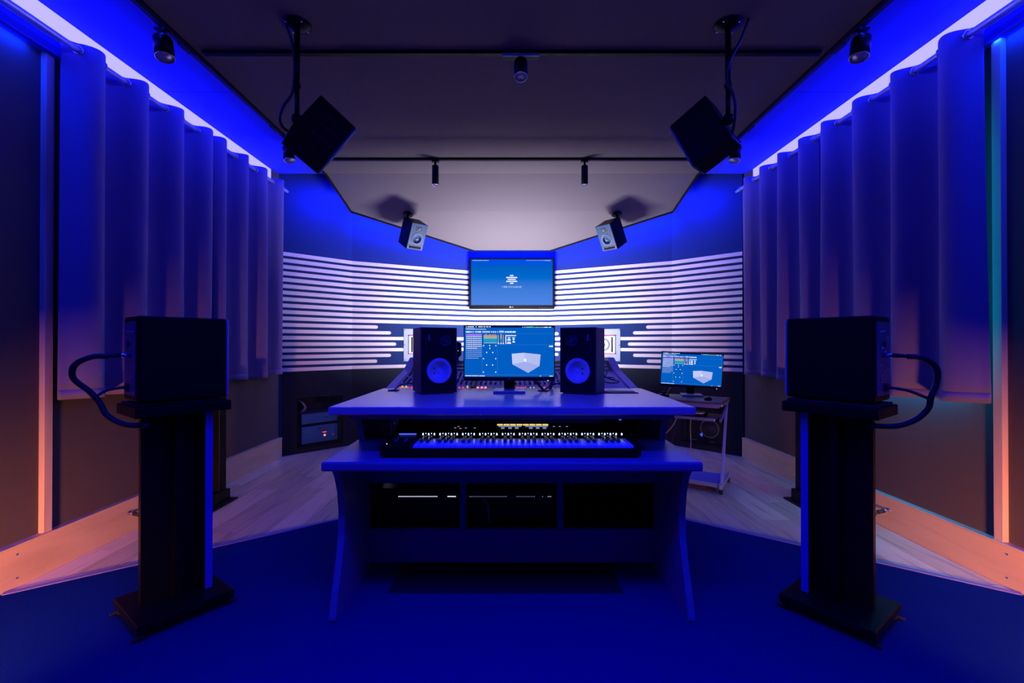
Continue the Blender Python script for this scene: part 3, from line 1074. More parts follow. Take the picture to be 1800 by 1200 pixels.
# ------------------------------------------------------------------ screens
def daw_screen(t, W, H, zc, y):
    """session picture laid out on the glass, from the upper left corner, in a 1380 x 785 grid."""
    def P(x, yy, k=0):
        return (-W / 2 + W * (x - 130) / 1380, y - 0.0006 * k, zc + H / 2 - H * (yy - 105) / 785)

    def rect(m, x0, y0, x1, y1, k=1):
        m.quad(P(x0, y0, k), P(x1, y0, k), P(x1, y1, k), P(x0, y1, k))

    m = MB(); rect(m, 130, 105, 1510, 890, 0); scr = m.build('screen', M['scr_blue'], t)
    def out(m, name, mt):
        tag(m.build(name, M[mt], scr), kind='stuff')
    m = MB(); rect(m, 130, 105, 1510, 137); out(m, 'menu_bar', 'scr_dark')
    m = MB()
    for y0 in (230, 400):
        rect(m, 640, y0 - 2, 1510, y0 + 2)
    for x0 in (400, 637):
        rect(m, x0 - 2, 400, x0 + 2, 860)
    rect(m, 130, 858, 1510, 862)
    out(m, 'grid_lines', 'scr_line')
    m = MB()
    x = 152
    for w in (12, 100, 0, 16, 0, 70, 28, 36, 24):
        if w:
            rect(m, x, 118, x + w, 130, 2)
        x += w + 12
    x = 1022
    for w in (10, 14, 18, 16):
        rect(m, x, 122, x + w, 135, 2); x += 30
    x = 1200
    for w in (8, 10, 14, 8, 8, 10, 12, 60, 40):
        rect(m, x, 124, x + w, 136, 2); x += w + 12
    for x0, x1 in ((152, 215), (222, 232), (240, 250), (262, 272), (345, 385), (540, 556), (570, 590), (600, 615), (635, 645), (752, 772), (778, 815), (820, 860), (866, 918)):
        rect(m, x0, 192, x1, 213, 2)
    for x0, x1, y0, y1 in ((778, 925, 252, 266), (760, 774, 250, 388), (795, 838, 284, 298), (788, 842, 316, 336), (800, 830, 304, 312), (795, 840, 352, 362), (785, 846, 366, 384), (865, 908, 286, 298), (872, 900, 304, 328), (868, 906, 344, 366), (1432, 1452, 412, 434), (1456, 1490, 412, 434), (140, 240, 868, 878), (246, 340, 869, 879), (350, 442, 870, 880), (1292, 1310, 873, 883), (1436, 1490, 874, 884)):
        rect(m, x0, y0, x1, y1, 2)
    for r in range(6):
        for c in range(10):
            rect(m, 158 + 24.4 * c, 264 + 30 * r, 172 + 24.4 * c, 281 + 30 * r, 2)
    for c in range(7):
        rect(m, 158 + 24.4 * c, 264 + 180, 172 + 24.4 * c, 281 + 180, 2)
    for k in range(12):
        rect(m, 427 + 17.4 * k, 368, 435 + 17.4 * k, 377, 2)
    for x0 in (652, 692, 727):
        rect(m, x0 - 9, 370, x0 + 9, 388, 2)
    for x0, y0 in ((425, 413), (518, 413), (612, 413), (520, 455), (470, 518), (565, 518), (422, 612), (610, 612), (470, 710), (563, 710), (422, 818), (610, 818)):
        rect(m, x0 - 7, y0 - 10, x0 + 7, y0 + 10, 2)
    out(m, 'bright_text', 'scr_white')
    m = MB()
    rect(m, 152, 145, 285, 152, 2); rect(m, 152, 156, 462, 167, 2); rect(m, 290, 190, 344, 213, 2); rect(m, 402, 190, 525, 213, 2); rect(m, 662, 184, 738, 213, 2)
    for r in range(6, 12):
        for c in range(10):
            if (r == 6 and c < 7) or (r == 11 and c > 7):
                continue
            rect(m, 159 + 24.4 * c, 266 + 30 * r, 168 + 24.4 * c, 282 + 30 * r, 2)
    out(m, 'soft_text', 'scr_soft')
    m = MB(); rect(m, 152, 233, 395, 258, 2); out(m, 'purple_row', 'scr_purple')
    mo, my_, mt_ = MB(), MB(), MB()
    hts = (250, 236, 236, 248, 248, 236, 248, 248, 236, 248, 236, 250)
    for k in range(12):
        x0 = 427 + 17.4 * k
        rect(mo, x0, hts[k], x0 + 10, 264, 2); rect(my_, x0, 264, x0 + 10, 306, 2); rect(mt_, x0, 306, x0 + 10, 368, 2)
    rect(mo, 685, 236, 700, 256, 2); rect(my_, 685, 256, 700, 308, 2); rect(mt_, 685, 308, 700, 370, 2)
    for x0 in (647, 722):
        rect(mo, x0, 250, x0 + 9, 370, 2)
    out(mo, 'meter_peaks', 'scr_orange'); out(my_, 'meter_mid', 'scr_yellow'); out(mt_, 'meter_low', 'scr_teal')
    m = MB(); rect(m, 1132, 120, 1188, 136, 2); out(m, 'green_tab', 'scr_green')
    def poly(pts, k):
        return MB().quad(*[P(a, b, k) for a, b in pts])
    out(poly([(857, 537), (1045, 522), (1060, 655), (868, 700)], 2), 'cube_wall', 'scr_cube_a')
    out(poly([(1045, 522), (1302, 548), (1285, 725), (1060, 655)], 2), 'cube_side', 'scr_cube_b')
    out(poly([(868, 700), (1060, 655), (1285, 725), (1110, 830)], 2), 'cube_floor', 'scr_cube_c')
    m = MB(); rect(m, 1050, 610, 1080, 660, 3); out(m, 'cube_marker', 'scr_white')
    return scr


def desk_monitor(matrix, label, board_z, neck_drop):
    """24 inch monitor; the origin sits in the middle of the panel front."""
    W, H = 0.547, 0.333
    t = thing('computer_monitor', (0, 0, 0), label, 'monitor', 'monitors showing the mixing session', matrix=matrix)
    MB().bx(-W / 2, W / 2, 0.0, 0.035, -H / 2, H / 2, 0.003).build('housing', M['black'], t)
    MB().bx(-W / 2 + 0.004, W / 2 - 0.004, -0.002, 0.002, -H / 2 + 0.003, -H / 2 + 0.022, 0.001).build('lower_bezel', M['black_matte'], t)
    daw_screen(t, W - 0.012, H - 0.027, 0.0105, -0.0015)
    MB().lathe([(0.007, 0), (0.007, 0.001), (0, 0.001)], (0, -0.002, -H / 2 + 0.012), (0, -1, 0), 16).build('maker_badge', M['grey_cone'], t)
    MB().bx(0.228, 0.234, -0.006, 0, -H / 2 - 0.001, -H / 2 + 0.004).build('power_light', M['pale_led'], t)
    inv = matrix.inverted()
    base = Vector((matrix.translation.x, matrix.translation.y, board_z))
    R = matrix.to_3x3()
    fwd = Vector((R.col[1].x, R.col[1].y, 0)).normalized()
    rt = Vector((fwd.y, -fwd.x, 0))
    up = Vector((0, 0, 1))
    lr = inv.to_3x3()
    rot = lr @ Matrix((rt, fwd, up)).transposed()
    def loc(a, b, c):
        return inv @ (base + rt * a + fwd * b + up * c)
    MB().box(loc(0, neck_drop[0], 0.007), (0.185, 0.20, 0.014), rot, 0.004).build('base', M['mon_base'], t)
    MB().box(loc(0, 0.085, neck_drop[1] / 2 + 0.01), (0.066, 0.03, neck_drop[1]), rot, 0.004).build('neck', M['black'], t)
    MB().box(loc(0, 0.055, neck_drop[1]), (0.12, 0.06, 0.10), rot, 0.01).build('mount', M['black'], t)
    return t


desk_monitor(Matrix.Translation((-0.016, 2.72, 1.196)), 'computer monitor with blue session screen in the middle of the desktop', ZT, (0.01, 0.22))
mm = basis((0.9704, -0.2385, -0.0365), (0.2413, 0.9562, 0.1658), (-0.0047, -0.1697, 0.9855), (1.684, 4.274, 1.002))
desk_monitor(mm, 'tilted computer monitor with blue session screen on the rolling cart', 0.765, (0.0, 0.20))

# wall screen
tv = thing('wall_screen', (-0.004, 6.27, 2.085), 'large wall screen with a white bar logo under the ceiling', 'screen')
TW, TH_ = 1.175, 0.705
MB().bx(-TW / 2, TW / 2, 0, 0.06, -TH_ / 2, TH_ / 2, 0.004).build('housing', M['black'], tv)
MB().bx(-0.25, 0.25, 0.06, 0.14, -0.2, 0.2).build('wall_bracket', M['black_metal'], tv)
SW0, SW1, SZ0, SZ1 = -TW / 2 + 0.028, TW / 2 - 0.024, -TH_ / 2 + 0.052, TH_ / 2 - 0.022
scr = MB().quad((SW0, -0.002, SZ0), (SW1, -0.002, SZ0), (SW1, -0.002, SZ1), (SW0, -0.002, SZ1)).build('screen', M['wallpaper'], tv)
m = MB()
for x0 in range(10):
    m.quad(*[(SW0 + 0.02 + x0 * 0.023 + a, -0.0035, SZ1 - 0.022 + b) for a, b in ((0, 0), (0.013 + 0.004 * (x0 % 3 == 1), 0), (0.013 + 0.004 * (x0 % 3 == 1), 0.011), (0, 0.011))])
for x0 in range(15):
    m.quad(*[(SW1 - 0.36 + x0 * 0.0225 + a, -0.0035, SZ1 - 0.022 + b) for a, b in ((0, 0), (0.008 + 0.009 * (x0 > 10), 0), (0.008 + 0.009 * (x0 > 10), 0.011), (0, 0.011))])
tag(m.build('menu_text', M['scr_soft'], scr), kind='stuff')
m = MB()
LZ = 0.053
for k, hw in enumerate((0.026, 0.078, 0.057, 0.078, 0.026)):
    z = LZ - 0.0005 + (2 - k) * 0.0268
    pts = []
    for a in range(9):
        th = -PI / 2 + PI * a / 8
        pts.append((hw - 0.008 + 0.008 * math.cos(th), z + 0.008 * math.sin(th)))
    for a in range(9):
        th = PI / 2 + PI * a / 8
        pts.append((-hw + 0.008 + 0.008 * math.cos(th), z + 0.008 * math.sin(th)))
    m.add([(x, -0.0035, zz) for x, zz in pts], [tuple(range(len(pts)))])
m.build('logo_bars', M['scr_white'], scr)
lt = text_mesh('logo_text', '1981STUDIO', 0.034, M['scr_white'], scr, (0.0, -0.0035, -0.052), spacing=1.38)
lt.scale = (0.262 / max(lt.dimensions.x, 0.01), 1, 1)
text_mesh('maker_text', 'LG', 0.026, M['scr_white'], tv, (0.008, -0.003, -TH_ / 2 + 0.024))
m = MB().lathe([(0.011, 0), (0.011, 0.001), (0, 0.001)], (-0.022, -0.002, -TH_ / 2 + 0.024), (0, -1, 0), 16).build('maker_disc', M['scr_white'], tv)
m = MB()
for k in range(9):
    m.quad(*[(0.375 + k * 0.022 + a, -0.003, -TH_ / 2 + 0.012 + b) for a, b in ((0, 0), (0.01, 0), (0.01, 0.006), (0, 0.006))])
tag(m.build('bezel_print', M['dim_led'], tv), kind='stuff')

# ------------------------------------------------------------------ small things on the desktop
for i, (px, py_, lab) in enumerate(((692, 686.2, 'round black cable grommet at the left back of the desktop'), (955, 687, 'round black cable grommet right of the desk monitor'))):
    d = (1.25 - ZT) * 800 / (py_ - 604)
    x = (px - 900) / 800 * d
    t = thing('cable_grommet', (x, d, ZT), lab, 'grommet')
    MB().lathe([(0.034, 0), (0.036, 0.002), (0.034, 0.005), (0, 0.005)], (0, 0, 0), (0, 0, 1), 24).build('cover', M['rubber'], t)
    if i == 0:
        o = MB().tube([(x + 0.005, d, ZT + 0.004), (x + 0.02, d + 0.01, ZT + 0.02), (x + 0.04, d + 0.04, ZT + 0.035), (x + 0.09, d + 0.12, ZT + 0.035)], 0.004).build('desk_cable', M['cable'])
        tag(o, 'black cable rising from the left desktop grommet', 'cable')
    else:
        for k, pts in enumerate(([(x, d, ZT + 0.004), (x - 0.03, d + 0.01, ZT + 0.035), (x - 0.075, d + 0.03, ZT + 0.085)],
                                 [(x + 0.005, d, ZT + 0.004), (x - 0.02, d + 0.01, ZT + 0.035), (x - 0.06, d + 0.03, ZT + 0.085)],
                                 [(x + 0.005, d, ZT + 0.004), (x + 0.03, d, ZT + 0.025), (x + 0.075, d - 0.01, ZT + 0.045), (x + 0.12, d - 0.02, ZT + 0.05)])):
            o = MB().tube(pts, 0.004).build('desk_cable', M['cable'])
            tag(o, ('outer black cable running up to the desk monitor', 'inner black cable running up to the desk monitor', 'black cable running from the grommet to the right desk speaker')[k], 'cable')
        t2 = thing('desk_microphone', (x + 0.05, d + 0.14, ZT - 0.02), 'small dark talk microphone leaning behind the right grommet', 'microphone')
        MB().cyl((0, 0, 0.012), (0.02, 0, 0.075), 0.011, 14, 0.014).build('body', M['amp_panel'], t2)
        MB().lathe([(0.02, 0), (0.018, 0.012), (0, 0.012)], (0, 0, 0), (0, 0, 1), 14).build('foot', M['rubber'], t2)
pad = MB().bx(0.50, 0.735, 2.64, 2.76, ZT, ZT + 0.004, 0.001).build('mouse_pad', M['mouse_pad'])
tag(pad, 'thin dark pad lying right of the right desk speaker', 'pad')

# ------------------------------------------------------------------ mixing console behind the desk
con = thing('mixing_console', (0, 3.0, 0), 'large mixing console with lit buttons behind the desk', 'mixing console')
OY = -3.0
side = [(3.0, 0.958), (3.48, 1.047), (3.71, 1.138), (3.84, 1.138), (3.86, 0.70), (3.0, 0.70)]
for sx in (-1, 1):
    MB().prism([(y + OY, z) for y, z in side], sx * 0.78, sx * 0.832, 'x').build('cheek', M['cheek'], con)
surf = [(3.0, 0.943), (3.48, 1.030), (3.50, 1.040), (3.50, 0.72), (3.0, 0.72)]
MB().prism([(y + OY, z) for y, z in surf], -0.78, 0.78, 'x').build('control_surface', M['console'], con)
MB().prism([(y + OY, z) for y, z in [(3.50, 1.034), (3.69, 1.115), (3.80, 1.115), (3.80, 0.72), (3.50, 0.72)]], -0.78, 0.78, 'x').build('meter_bridge', M['knob'], con)
for k in range(2):
    y0 = 3.55 + 0.06 * k
    z0 = 1.034 + (y0 - 3.50) * 0.426
    MB().box((0, y0 + OY, z0 + 0.001), (1.5, 0.022, 0.004), Matrix.Rotation(math.atan(0.426), 3, 'X')).build('meter_band', M['steel'], con)
for x in (-0.70, 0.70):
    MB().bx(x - 0.06, x + 0.06, 3.1 + OY, 3.75 + OY, 0.009, 0.72, 0.004).build('leg', M['black_metal'], con)
SLOPE = math.atan2(0.087, 0.48)


def on_con(y):
    return 0.943 + (y - 3.0) * 0.087 / 0.48


rc = Matrix.Rotation(SLOPE, 3, 'X')
k1, k2 = MB(), MB()
for c in range(38):
    x = -0.76 + c * 0.034
    for r in range(9):
        y = 3.15 + r * 0.037
        tgt = k2 if (r + c) % 5 == 0 else k1
        o = Vector((x, y + OY, on_con(y)))
        tgt.lathe([(0.008, 0), (0.007, 0.014), (0, 0.014)], o, (0, -math.sin(SLOPE), math.cos(SLOPE)), 7, False)
tag(k1.build('dark_knobs', M['knob'], con), kind='stuff')
tag(k2.build('pale_knobs', M['knob_light'], con), kind='stuff')
fm = MB()
for c in range(60):
    x = -0.76 + c * 0.0238
    fm.box((x, 3.055 + OY, on_con(3.055) + 0.001), (0.003, 0.05, 0.002), rc)
tag(fm.build('fader_slots', M['knob'], con), kind='stuff')


def button(px, mt, s=0.012, yy=3.045, name='lit_button'):
    x = (px - 900) / 800 * yy
    MB().box((x, yy + OY, on_con(yy) + 0.006), (s, s, 0.012), rc, 0.003, 1).build(name, M[mt], con)


for px in (704, 710.5, 717, 723.5):
    button(px, 'red_led', 0.013)
for px in (707.5, 714, 822):
    button(px, 'green_led', 0.010, 3.07)
for px in (807.5, 814, 821):
    button(px, 'red_led', 0.010)
for px in (840, 847, 853.5):
    button(px, 'red_led_hot', 0.014)
for px in (908, 911.2, 914.4, 917.6, 920.8, 924):
    button(px, 'pink_led', 0.006)
for px in (932.5, 938.5):
    button(px, 'yellow_btn', 0.006)
for px in (957, 970, 1006):
    button(px, 'red_led', 0.011)
MB().box((-0.26, 3.1 + OY, on_con(3.1) + 0.012), (0.025, 0.18, 0.02), rc, 0.003).build('armrest_joint', M['black'], con)
MB().box((0.70, 3.2 + OY, on_con(3.2) + 0.003), (0.15, 0.38, 0.004), rc, 0.001).build('blank_panel', M['console'], con)
for k, (pts, lab) in enumerate((([(0.64, 3.42, 1.06), (0.66, 3.30, 1.02), (0.70, 3.2, 1.0), (0.74, 3.14, 0.99), (0.70, 3.10, 0.985), (0.65, 3.13, 0.985), (0.64, 3.2, 1.0)], 'largest black cable loop on the right end of the console'),
                           ([(0.66, 3.45, 1.07), (0.665, 3.34, 1.05), (0.66, 3.22, 1.02), (0.71, 3.17, 1.0), (0.72, 3.24, 1.01), (0.66, 3.26, 1.01)], 'smaller black cable loop on the right end of the console'),
                           ([(0.69, 3.46, 1.07), (0.695, 3.36, 1.055), (0.68, 3.28, 1.03), (0.65, 3.24, 1.01)], 'short black cable hanging from the right of the meter bridge'))):
    o = MB().tube(pts, 0.004).build('console_cable', M['cable'])
    tag(o, lab, 'cable', 'patch cables on the right of the console')
t = thing('small_speaker', (-0.468, 3.75, 1.119), 'small black rounded speaker half hidden behind the left desk speaker', 'speaker')
MB().box((0, 0, 0.085), (0.105, 0.06, 0.125), None, 0.028, 4).build('body', M['rubber'], t)
MB().lathe([(0.003, 0), (0, 0.001)], (0.028, -0.03, 0.075), (0, -1, 0), 8).build('light', M['pale_led'], t)
MB().bx(-0.03, 0.03, -0.02, 0.02, -0.004, 0.026, 0.003).build('foot', M['rubber'], t)

# white light bar on the back of the console, washing the slat wall
bar = thing('light_bar', (0, 5.0, 0), 'white light bar behind the console washing the slatted wall', 'light')
MB().bx(-0.45, 0.45, -0.03, 0.03, 1.015, 1.03, 0.004).bx(-0.45, 0.45, 0.03, 0.056, 1.015, 1.02).bx(-0.45, 0.45, -0.03, 0.003, 1.03, 1.094).bx(-0.45, 0.45, 0.055, 0.060, 1.015, 1.056).build('housing', M['black_metal'], bar)
MB().quad((-0.40, 0.008, 1.087), (0.40, 0.008, 1.087), (0.40, 0.032, 1.038), (-0.40, 0.032, 1.038)).build('diffuser', M['white_led'], bar)
for x in (-0.35, 0.35):
    MB().bx(x - 0.015, x + 0.015, -0.015, 0.015, 0.0, 1.015, 0.002).build('post', M['black_metal'], bar)
    MB().bx(x - 0.08, x + 0.08, -0.08, 0.08, 0.0, 0.012, 0.002).build('foot', M['black_metal'], bar)

# ------------------------------------------------------------------ in-wall monitors
for sx, key, lab in ((-1, 'front_left', 'white in-wall loudspeaker left of the desk, half hidden by a speaker'), (1, 'front_right', 'white in-wall loudspeaker right of the desk, half hidden by a speaker')):
    s = segs[key]
    tpx = t_of_px(s, 900 + sx * 162)
    c = s.at(tpx, 0, 1.235)
    t = thing('wall_speaker', (0, 0, 0), lab, 'speaker', 'white in-wall loudspeakers', matrix=basis(s.d, -s.n, Vector((0, 0, 1)), c))
    MB().box((0, -0.006, 0), (0.44, 0.012, 0.425), None, 0.003).build('mounting_plate', M['grey_plate'], t)
    for x in (-0.205, 0.205):
        for z in (-0.2, 0, 0.2):
            MB().lathe([(0.006, 0), (0.005, 0.003), (0, 0.003)], (x, -0.012, z), (0, -1, 0), 10).build('screw', M['black_metal'], t)
    MB().box((0, -0.018, 0.005), (0.31, 0.02, 0.23), None, 0.003).build('cabinet', M['white_plate'], t)
    for z in (0.123, -0.113):
        MB().box((0, -0.022, z), (0.315, 0.022, 0.014), None, 0.002).build('red_bar', M['red_paint'], t)
    for x in (-0.115, 0.115):
        MB().box((x, -0.029, 0.005), (0.02, 0.004, 0.20), None).build('port', M['black_matte'], t)
    c2 = MB().lathe([(0.085, 0), (0.085, 0.006), (0.075, 0.008), (0.066, 0.0)], (0, -0.028, 0.005), (0, -1, 0), 32).build('woofer_ring', M['grey_cone'], t)
    MB().lathe([(0.066, 0.002), (0.062, 0.006), (0.028, -0.006), (0.028, -0.004)], (0, -0.0275, 0.005), (0, -1, 0), 32).build('woofer_cone', M['white_plate'], t)
    MB().lathe([(0.030, -0.004), (0.026, 0.004), (0.014, 0.009), (0, 0.010)], (0, -0.0275, 0.005), (0, -1, 0), 24).build('dust_cap', M['grey_cone'], t)

# ------------------------------------------------------------------ racks behind glass in the corner walls
for key, sd, num in (('corner_left', 'left', 1), ('corner_right', 'right', 2)):
    s = segs[key]
    t0, t1 = NI[key]
    tc = (t0 + t1) / 2
    w = t1 - t0
    bas = basis(s.d, -s.n, Vector((0, 0, 1)), s.at(tc, 0, NZ[0]))
    d = thing('door_%d' % num, (0, 0, 0), 'glass rack door low in the %s corner wall' % sd, 'door', matrix=bas)
    d['kind'] = 'structure'
    H = NZ[1] - NZ[0]
    fm = MB()
    fm.bx(-w / 2, -w / 2 + 0.012, -0.008, 0.012, 0, H).bx(w / 2 - 0.012, w / 2, -0.008, 0.012, 0, H).bx(-w / 2, w / 2, -0.008, 0.012, 0, 0.012).bx(-w / 2, w / 2, -0.008, 0.012, H - 0.012, H)
    fm.build('door_frame', M['black_metal'], d)
    MB().bx(-w / 2 + 0.01, w / 2 - 0.01, 0.0, 0.005, 0.01, H - 0.01).build('pane', M['glass'], d)
    if sd == 'left':
        for z0, z1, lab in ((0.245, 0.365, 'upper grey power amplifier behind the left glass door'), (0.015, 0.215, 'lower grey power amplifier with red light behind the left glass door')):
            a = thing('power_amplifier', (0, 0, 0), lab, 'amplifier', matrix=bas @ Matrix.Translation((0.02, 0.09, z0)))
            MB().bx(-0.20, 0.22, 0, 0.30, 0, z1 - z0, 0.004).build('case', M['amp_panel'], a)
            MB().bx(-0.205, 0.225, -0.006, 0.0, 0.004, z1 - z0 - 0.004, 0.002).build('front_panel', M['amp_face'], a)
            if z0 < 0.1:
                MB().lathe([(0.012, 0), (0.012, 0.003), (0, 0.003)], (0.065, -0.006, 0.075), (0, -1, 0), 16).build('power_light', M['red_led_hot'], a)
                MB().bx(0.04, 0.085, -0.009, -0.006, 0.108, 0.118).build('red_label', M['red_led'], a)
                MB().lathe([(0.016, 0), (0.014, 0.015), (0, 0.015)], (0.165, -0.006, 0.075), (0, -1, 0), 16).build('knob', M['knob_light'], a)
                for x in (-0.02, 0.03, 0.08):
                    MB().torus((x + 0.02, -0.007, 0.155), (0, 1, 0), 0.018, 0.0018, 16, 6).build('embossed_ring', M['tweeter'], a)
            else:
                for x in (0.05, 0.09, 0.14):
                    MB().lathe([(0.012, 0), (0.010, 0.012), (0, 0.012)], (x, -0.006, 0.06), (0, -1, 0), 14).build('knob', M['grey_cone'], a)
        o = MB().tube([s.at(0.22, -0.12, 0.60), s.at(0.27, -0.1, 0.56), s.at(0.30, -0.1, 0.50), s.at(0.26, -0.11, 0.46)], 0.012).build('rack_hose', M['cable_grey'])
        tag(o, 'pale bundled cable behind the left glass door', 'cable')
    else:
        a = thing('subwoofer', (0, 0, 0), 'black round faced bass unit behind the right glass door', 'speaker', matrix=bas @ Matrix.Translation((-0.02, 0.08, 0.015)))
        MB().bx(-0.21, 0.21, 0, 0.3, 0, 0.40, 0.006).build('case', M['black'], a)
        MB().torus((0.06, -0.004, 0.17), (0, 1, 0), 0.105, 0.007, 32, 8).build('grille_ring', M['grey_cone'], a)
        MB().lathe([(0.10, 0), (0.08, -0.02), (0.03, -0.03), (0, -0.012)], (0.06, -0.002, 0.17), (0, -1, 0), 32).build('cone', M['tweeter'], a)
        m = MB()
        for x, z in ((-0.165, 0.30), (-0.15, 0.315), (-0.155, 0.29), (-0.045, 0.085), (-0.03, 0.075), (-0.03, 0.10)):
            m.bx(x - 0.006, x + 0.006, -0.006, 0, z - 0.009, z + 0.009)
        m.build('blue_lights', M['blue_led'], a)
        MB().bx(-0.108, -0.098, -0.006, 0, 0.285, 0.295).build('red_light', M['red_led'], a)
        for x in (-0.12, 0.09):
            MB().bx(x - 0.03, x + 0.03, -0.01, 0, 0.012, 0.018).build('handle', M['steel'], a)

# ------------------------------------------------------------------ rolling cart with keyboard tray, right of the desk
wv, vv = Vector((-0.836, 0.549, 0)), Vector((0.549, 0.836, 0))
cart_m = basis(-wv, vv, Vector((0, 0, 1)), (1.73, 3.756, 0))
cart = thing('rolling_cart', (0, 0, 0), 'rolling computer cart with silver legs and dark boards right of the desk', 'cart', matrix=cart_m)
CWD = 0.62     # local x runs 0 (right) .. -CWD (left)
MB().bx(-CWD, 0, 0, 0.455, 0.745, 0.765, 0.004).build('top_board', M['cart_board'], cart)
MB().bx(-CWD + 0.02, -0.02, 0.004, 0.012, 0.715, 0.745).build('front_edge', M['steel'], cart)
MB().bx(-CWD + 0.05, -0.05, -0.03, 0.28, 0.615, 0.630, 0.003).build('keyboard_tray', M['cart_board'], cart)
MB().bx(-CWD + 0.05, -0.05, -0.038, -0.03, 0.610, 0.634, 0.002).build('tray_edge', M['steel'], cart)
MB().bx(-CWD + 0.04, -0.04, 0.04, 0.40, 0.062, 0.075, 0.003).build('lower_board', M['lit_blue'], cart)  # blue wash on the board put into its colour
MB().bx(-CWD + 0.04, -0.02, 0.03, 0.045, 0.050, 0.082, 0.002).build('lower_edge', M['steel'], cart)
for x in (-0.012, -CWD + 0.012):
    leg = MB().box((x, 0.205, 0.40), (0.022, 0.03, 0.74), Matrix.Rotation(-math.atan2(0.30, 0.68), 3, 'X'), 0.003).build('leg', M['steel'], cart)
    MB().bx(x - 0.012, x + 0.012, 0.0, 0.45, 0.045, 0.085, 0.004).build('foot_bar', M['steel'], cart)
    MB().bx(x - 0.012, x + 0.012, 0.02, 0.43, 0.725, 0.745, 0.003).build('top_bar', M['steel'], cart)
    MB().box((x, 0.17, 0.655), (0.016, 0.34, 0.035), Matrix.Rotation(0.25, 3, 'X'), 0.003).build('tray_bracket', M['amp_panel'], cart)
    for y in (0.03, 0.42):
        c = MB().lathe([(0.012, -0.013), (0.024, -0.012), (0.026, 0), (0.024, 0.012), (0.012, 0.013)], (x, y, 0.026), (1, 0.3, 0), 18).build('caster', M['rubber'], cart)
        MB().cyl((x, y, 0.03), (x, y, 0.047), 0.007, 10).build('caster_stem', M['chrome'], c)
t = thing('mini_keyboard', (0, 0, 0), 'small music keyboard with two violet lights on the cart tray', 'keyboard', matrix=cart_m @ Matrix.Translation((-0.30, 0.02, 0.630)))
MB().bx(-0.16, 0.16, 0, 0.17, 0, 0.025, 0.004).build('case', M['black'], t)
for k in range(15):
    MB().bx(-0.15 + 0.02 * k, -0.1315 + 0.02 * k, 0.002, 0.09, 0.022, 0.032, 0.001).build('white_key', M['white_key'], t)
for k in (0, 1, 3, 4, 5, 7, 8, 10, 11, 12):
    MB().bx(-0.136 + 0.02 * k, -0.126 + 0.02 * k, 0.04, 0.09, 0.032, 0.040).build('black_key', M['black_key'], t)
for x in (-0.02, 0.10):
    MB().lathe([(0.006, 0), (0.005, 0.006), (0, 0.006)], (x, 0.135, 0.025), (0, 0, 1), 12).build('violet_light', M['violet_led'], t)
t = thing('computer_mouse', (0, 0, 0), 'dark computer mouse on the cart right of its monitor', 'mouse', matrix=cart_m @ Matrix.Translation((-0.13, 0.14, 0.765)))
MB().lathe([(0.030, 0), (0.032, 0.008), (0.026, 0.020), (0.012, 0.027), (0, 0.028)], (0, 0, 0), (0, 0, 1), 20).build('shell', M['black'], t)
t.scale = (1.0, 1.7, 1.0)
MB().bx(-0.003, 0.003, -0.02, -0.006, 0.022, 0.029).build('wheel', M['grey_cone'], t)
t = thing('cable_hub', (0, 0, 0), 'small dark box with two stub cables at the left of the cart top', 'hub', matrix=cart_m @ Matrix.Translation((-0.52, 0.20, 0.765)))
MB().bx(-0.04, 0.04, -0.03, 0.03, 0, 0.022, 0.004).build('case', M['black'], t)
MB().bx(-0.022, 0.012, -0.015, 0.012, 0.022, 0.045, 0.003).build('plug', M['rubber'], t)
MB().tube([(0.02, 0, 0.02), (0.035, 0.01, 0.05), (0.055, 0.02, 0.085)], 0.0035).build('cord', M['cable_grey'], t)
for pts, lab, mt in (([(-0.30, 0.30, 0.60), (-0.30, 0.25, 0.50), (-0.285, 0.2, 0.36), (-0.30, 0.2, 0.22), (-0.32, 0.2, 0.12)], 'white cable hanging below the cart tray', 'cable_grey'),
                 ([(-0.42, 0.32, 0.60), (-0.47, 0.3, 0.48), (-0.56, 0.28, 0.38), (-0.66, 0.25, 0.33)], 'pale cable slanting left below the cart tray', 'cable_grey'),
                 ([(-0.44, 0.33, 0.60), (-0.46, 0.33, 0.42), (-0.50, 0.33, 0.26)], 'dark thin cable below the cart tray', 'cable')):
    o = MB().tube([cart_m @ Vector(p) for p in pts], 0.0045).build('cart_cable', M[mt])
    tag(o, lab, 'cable')


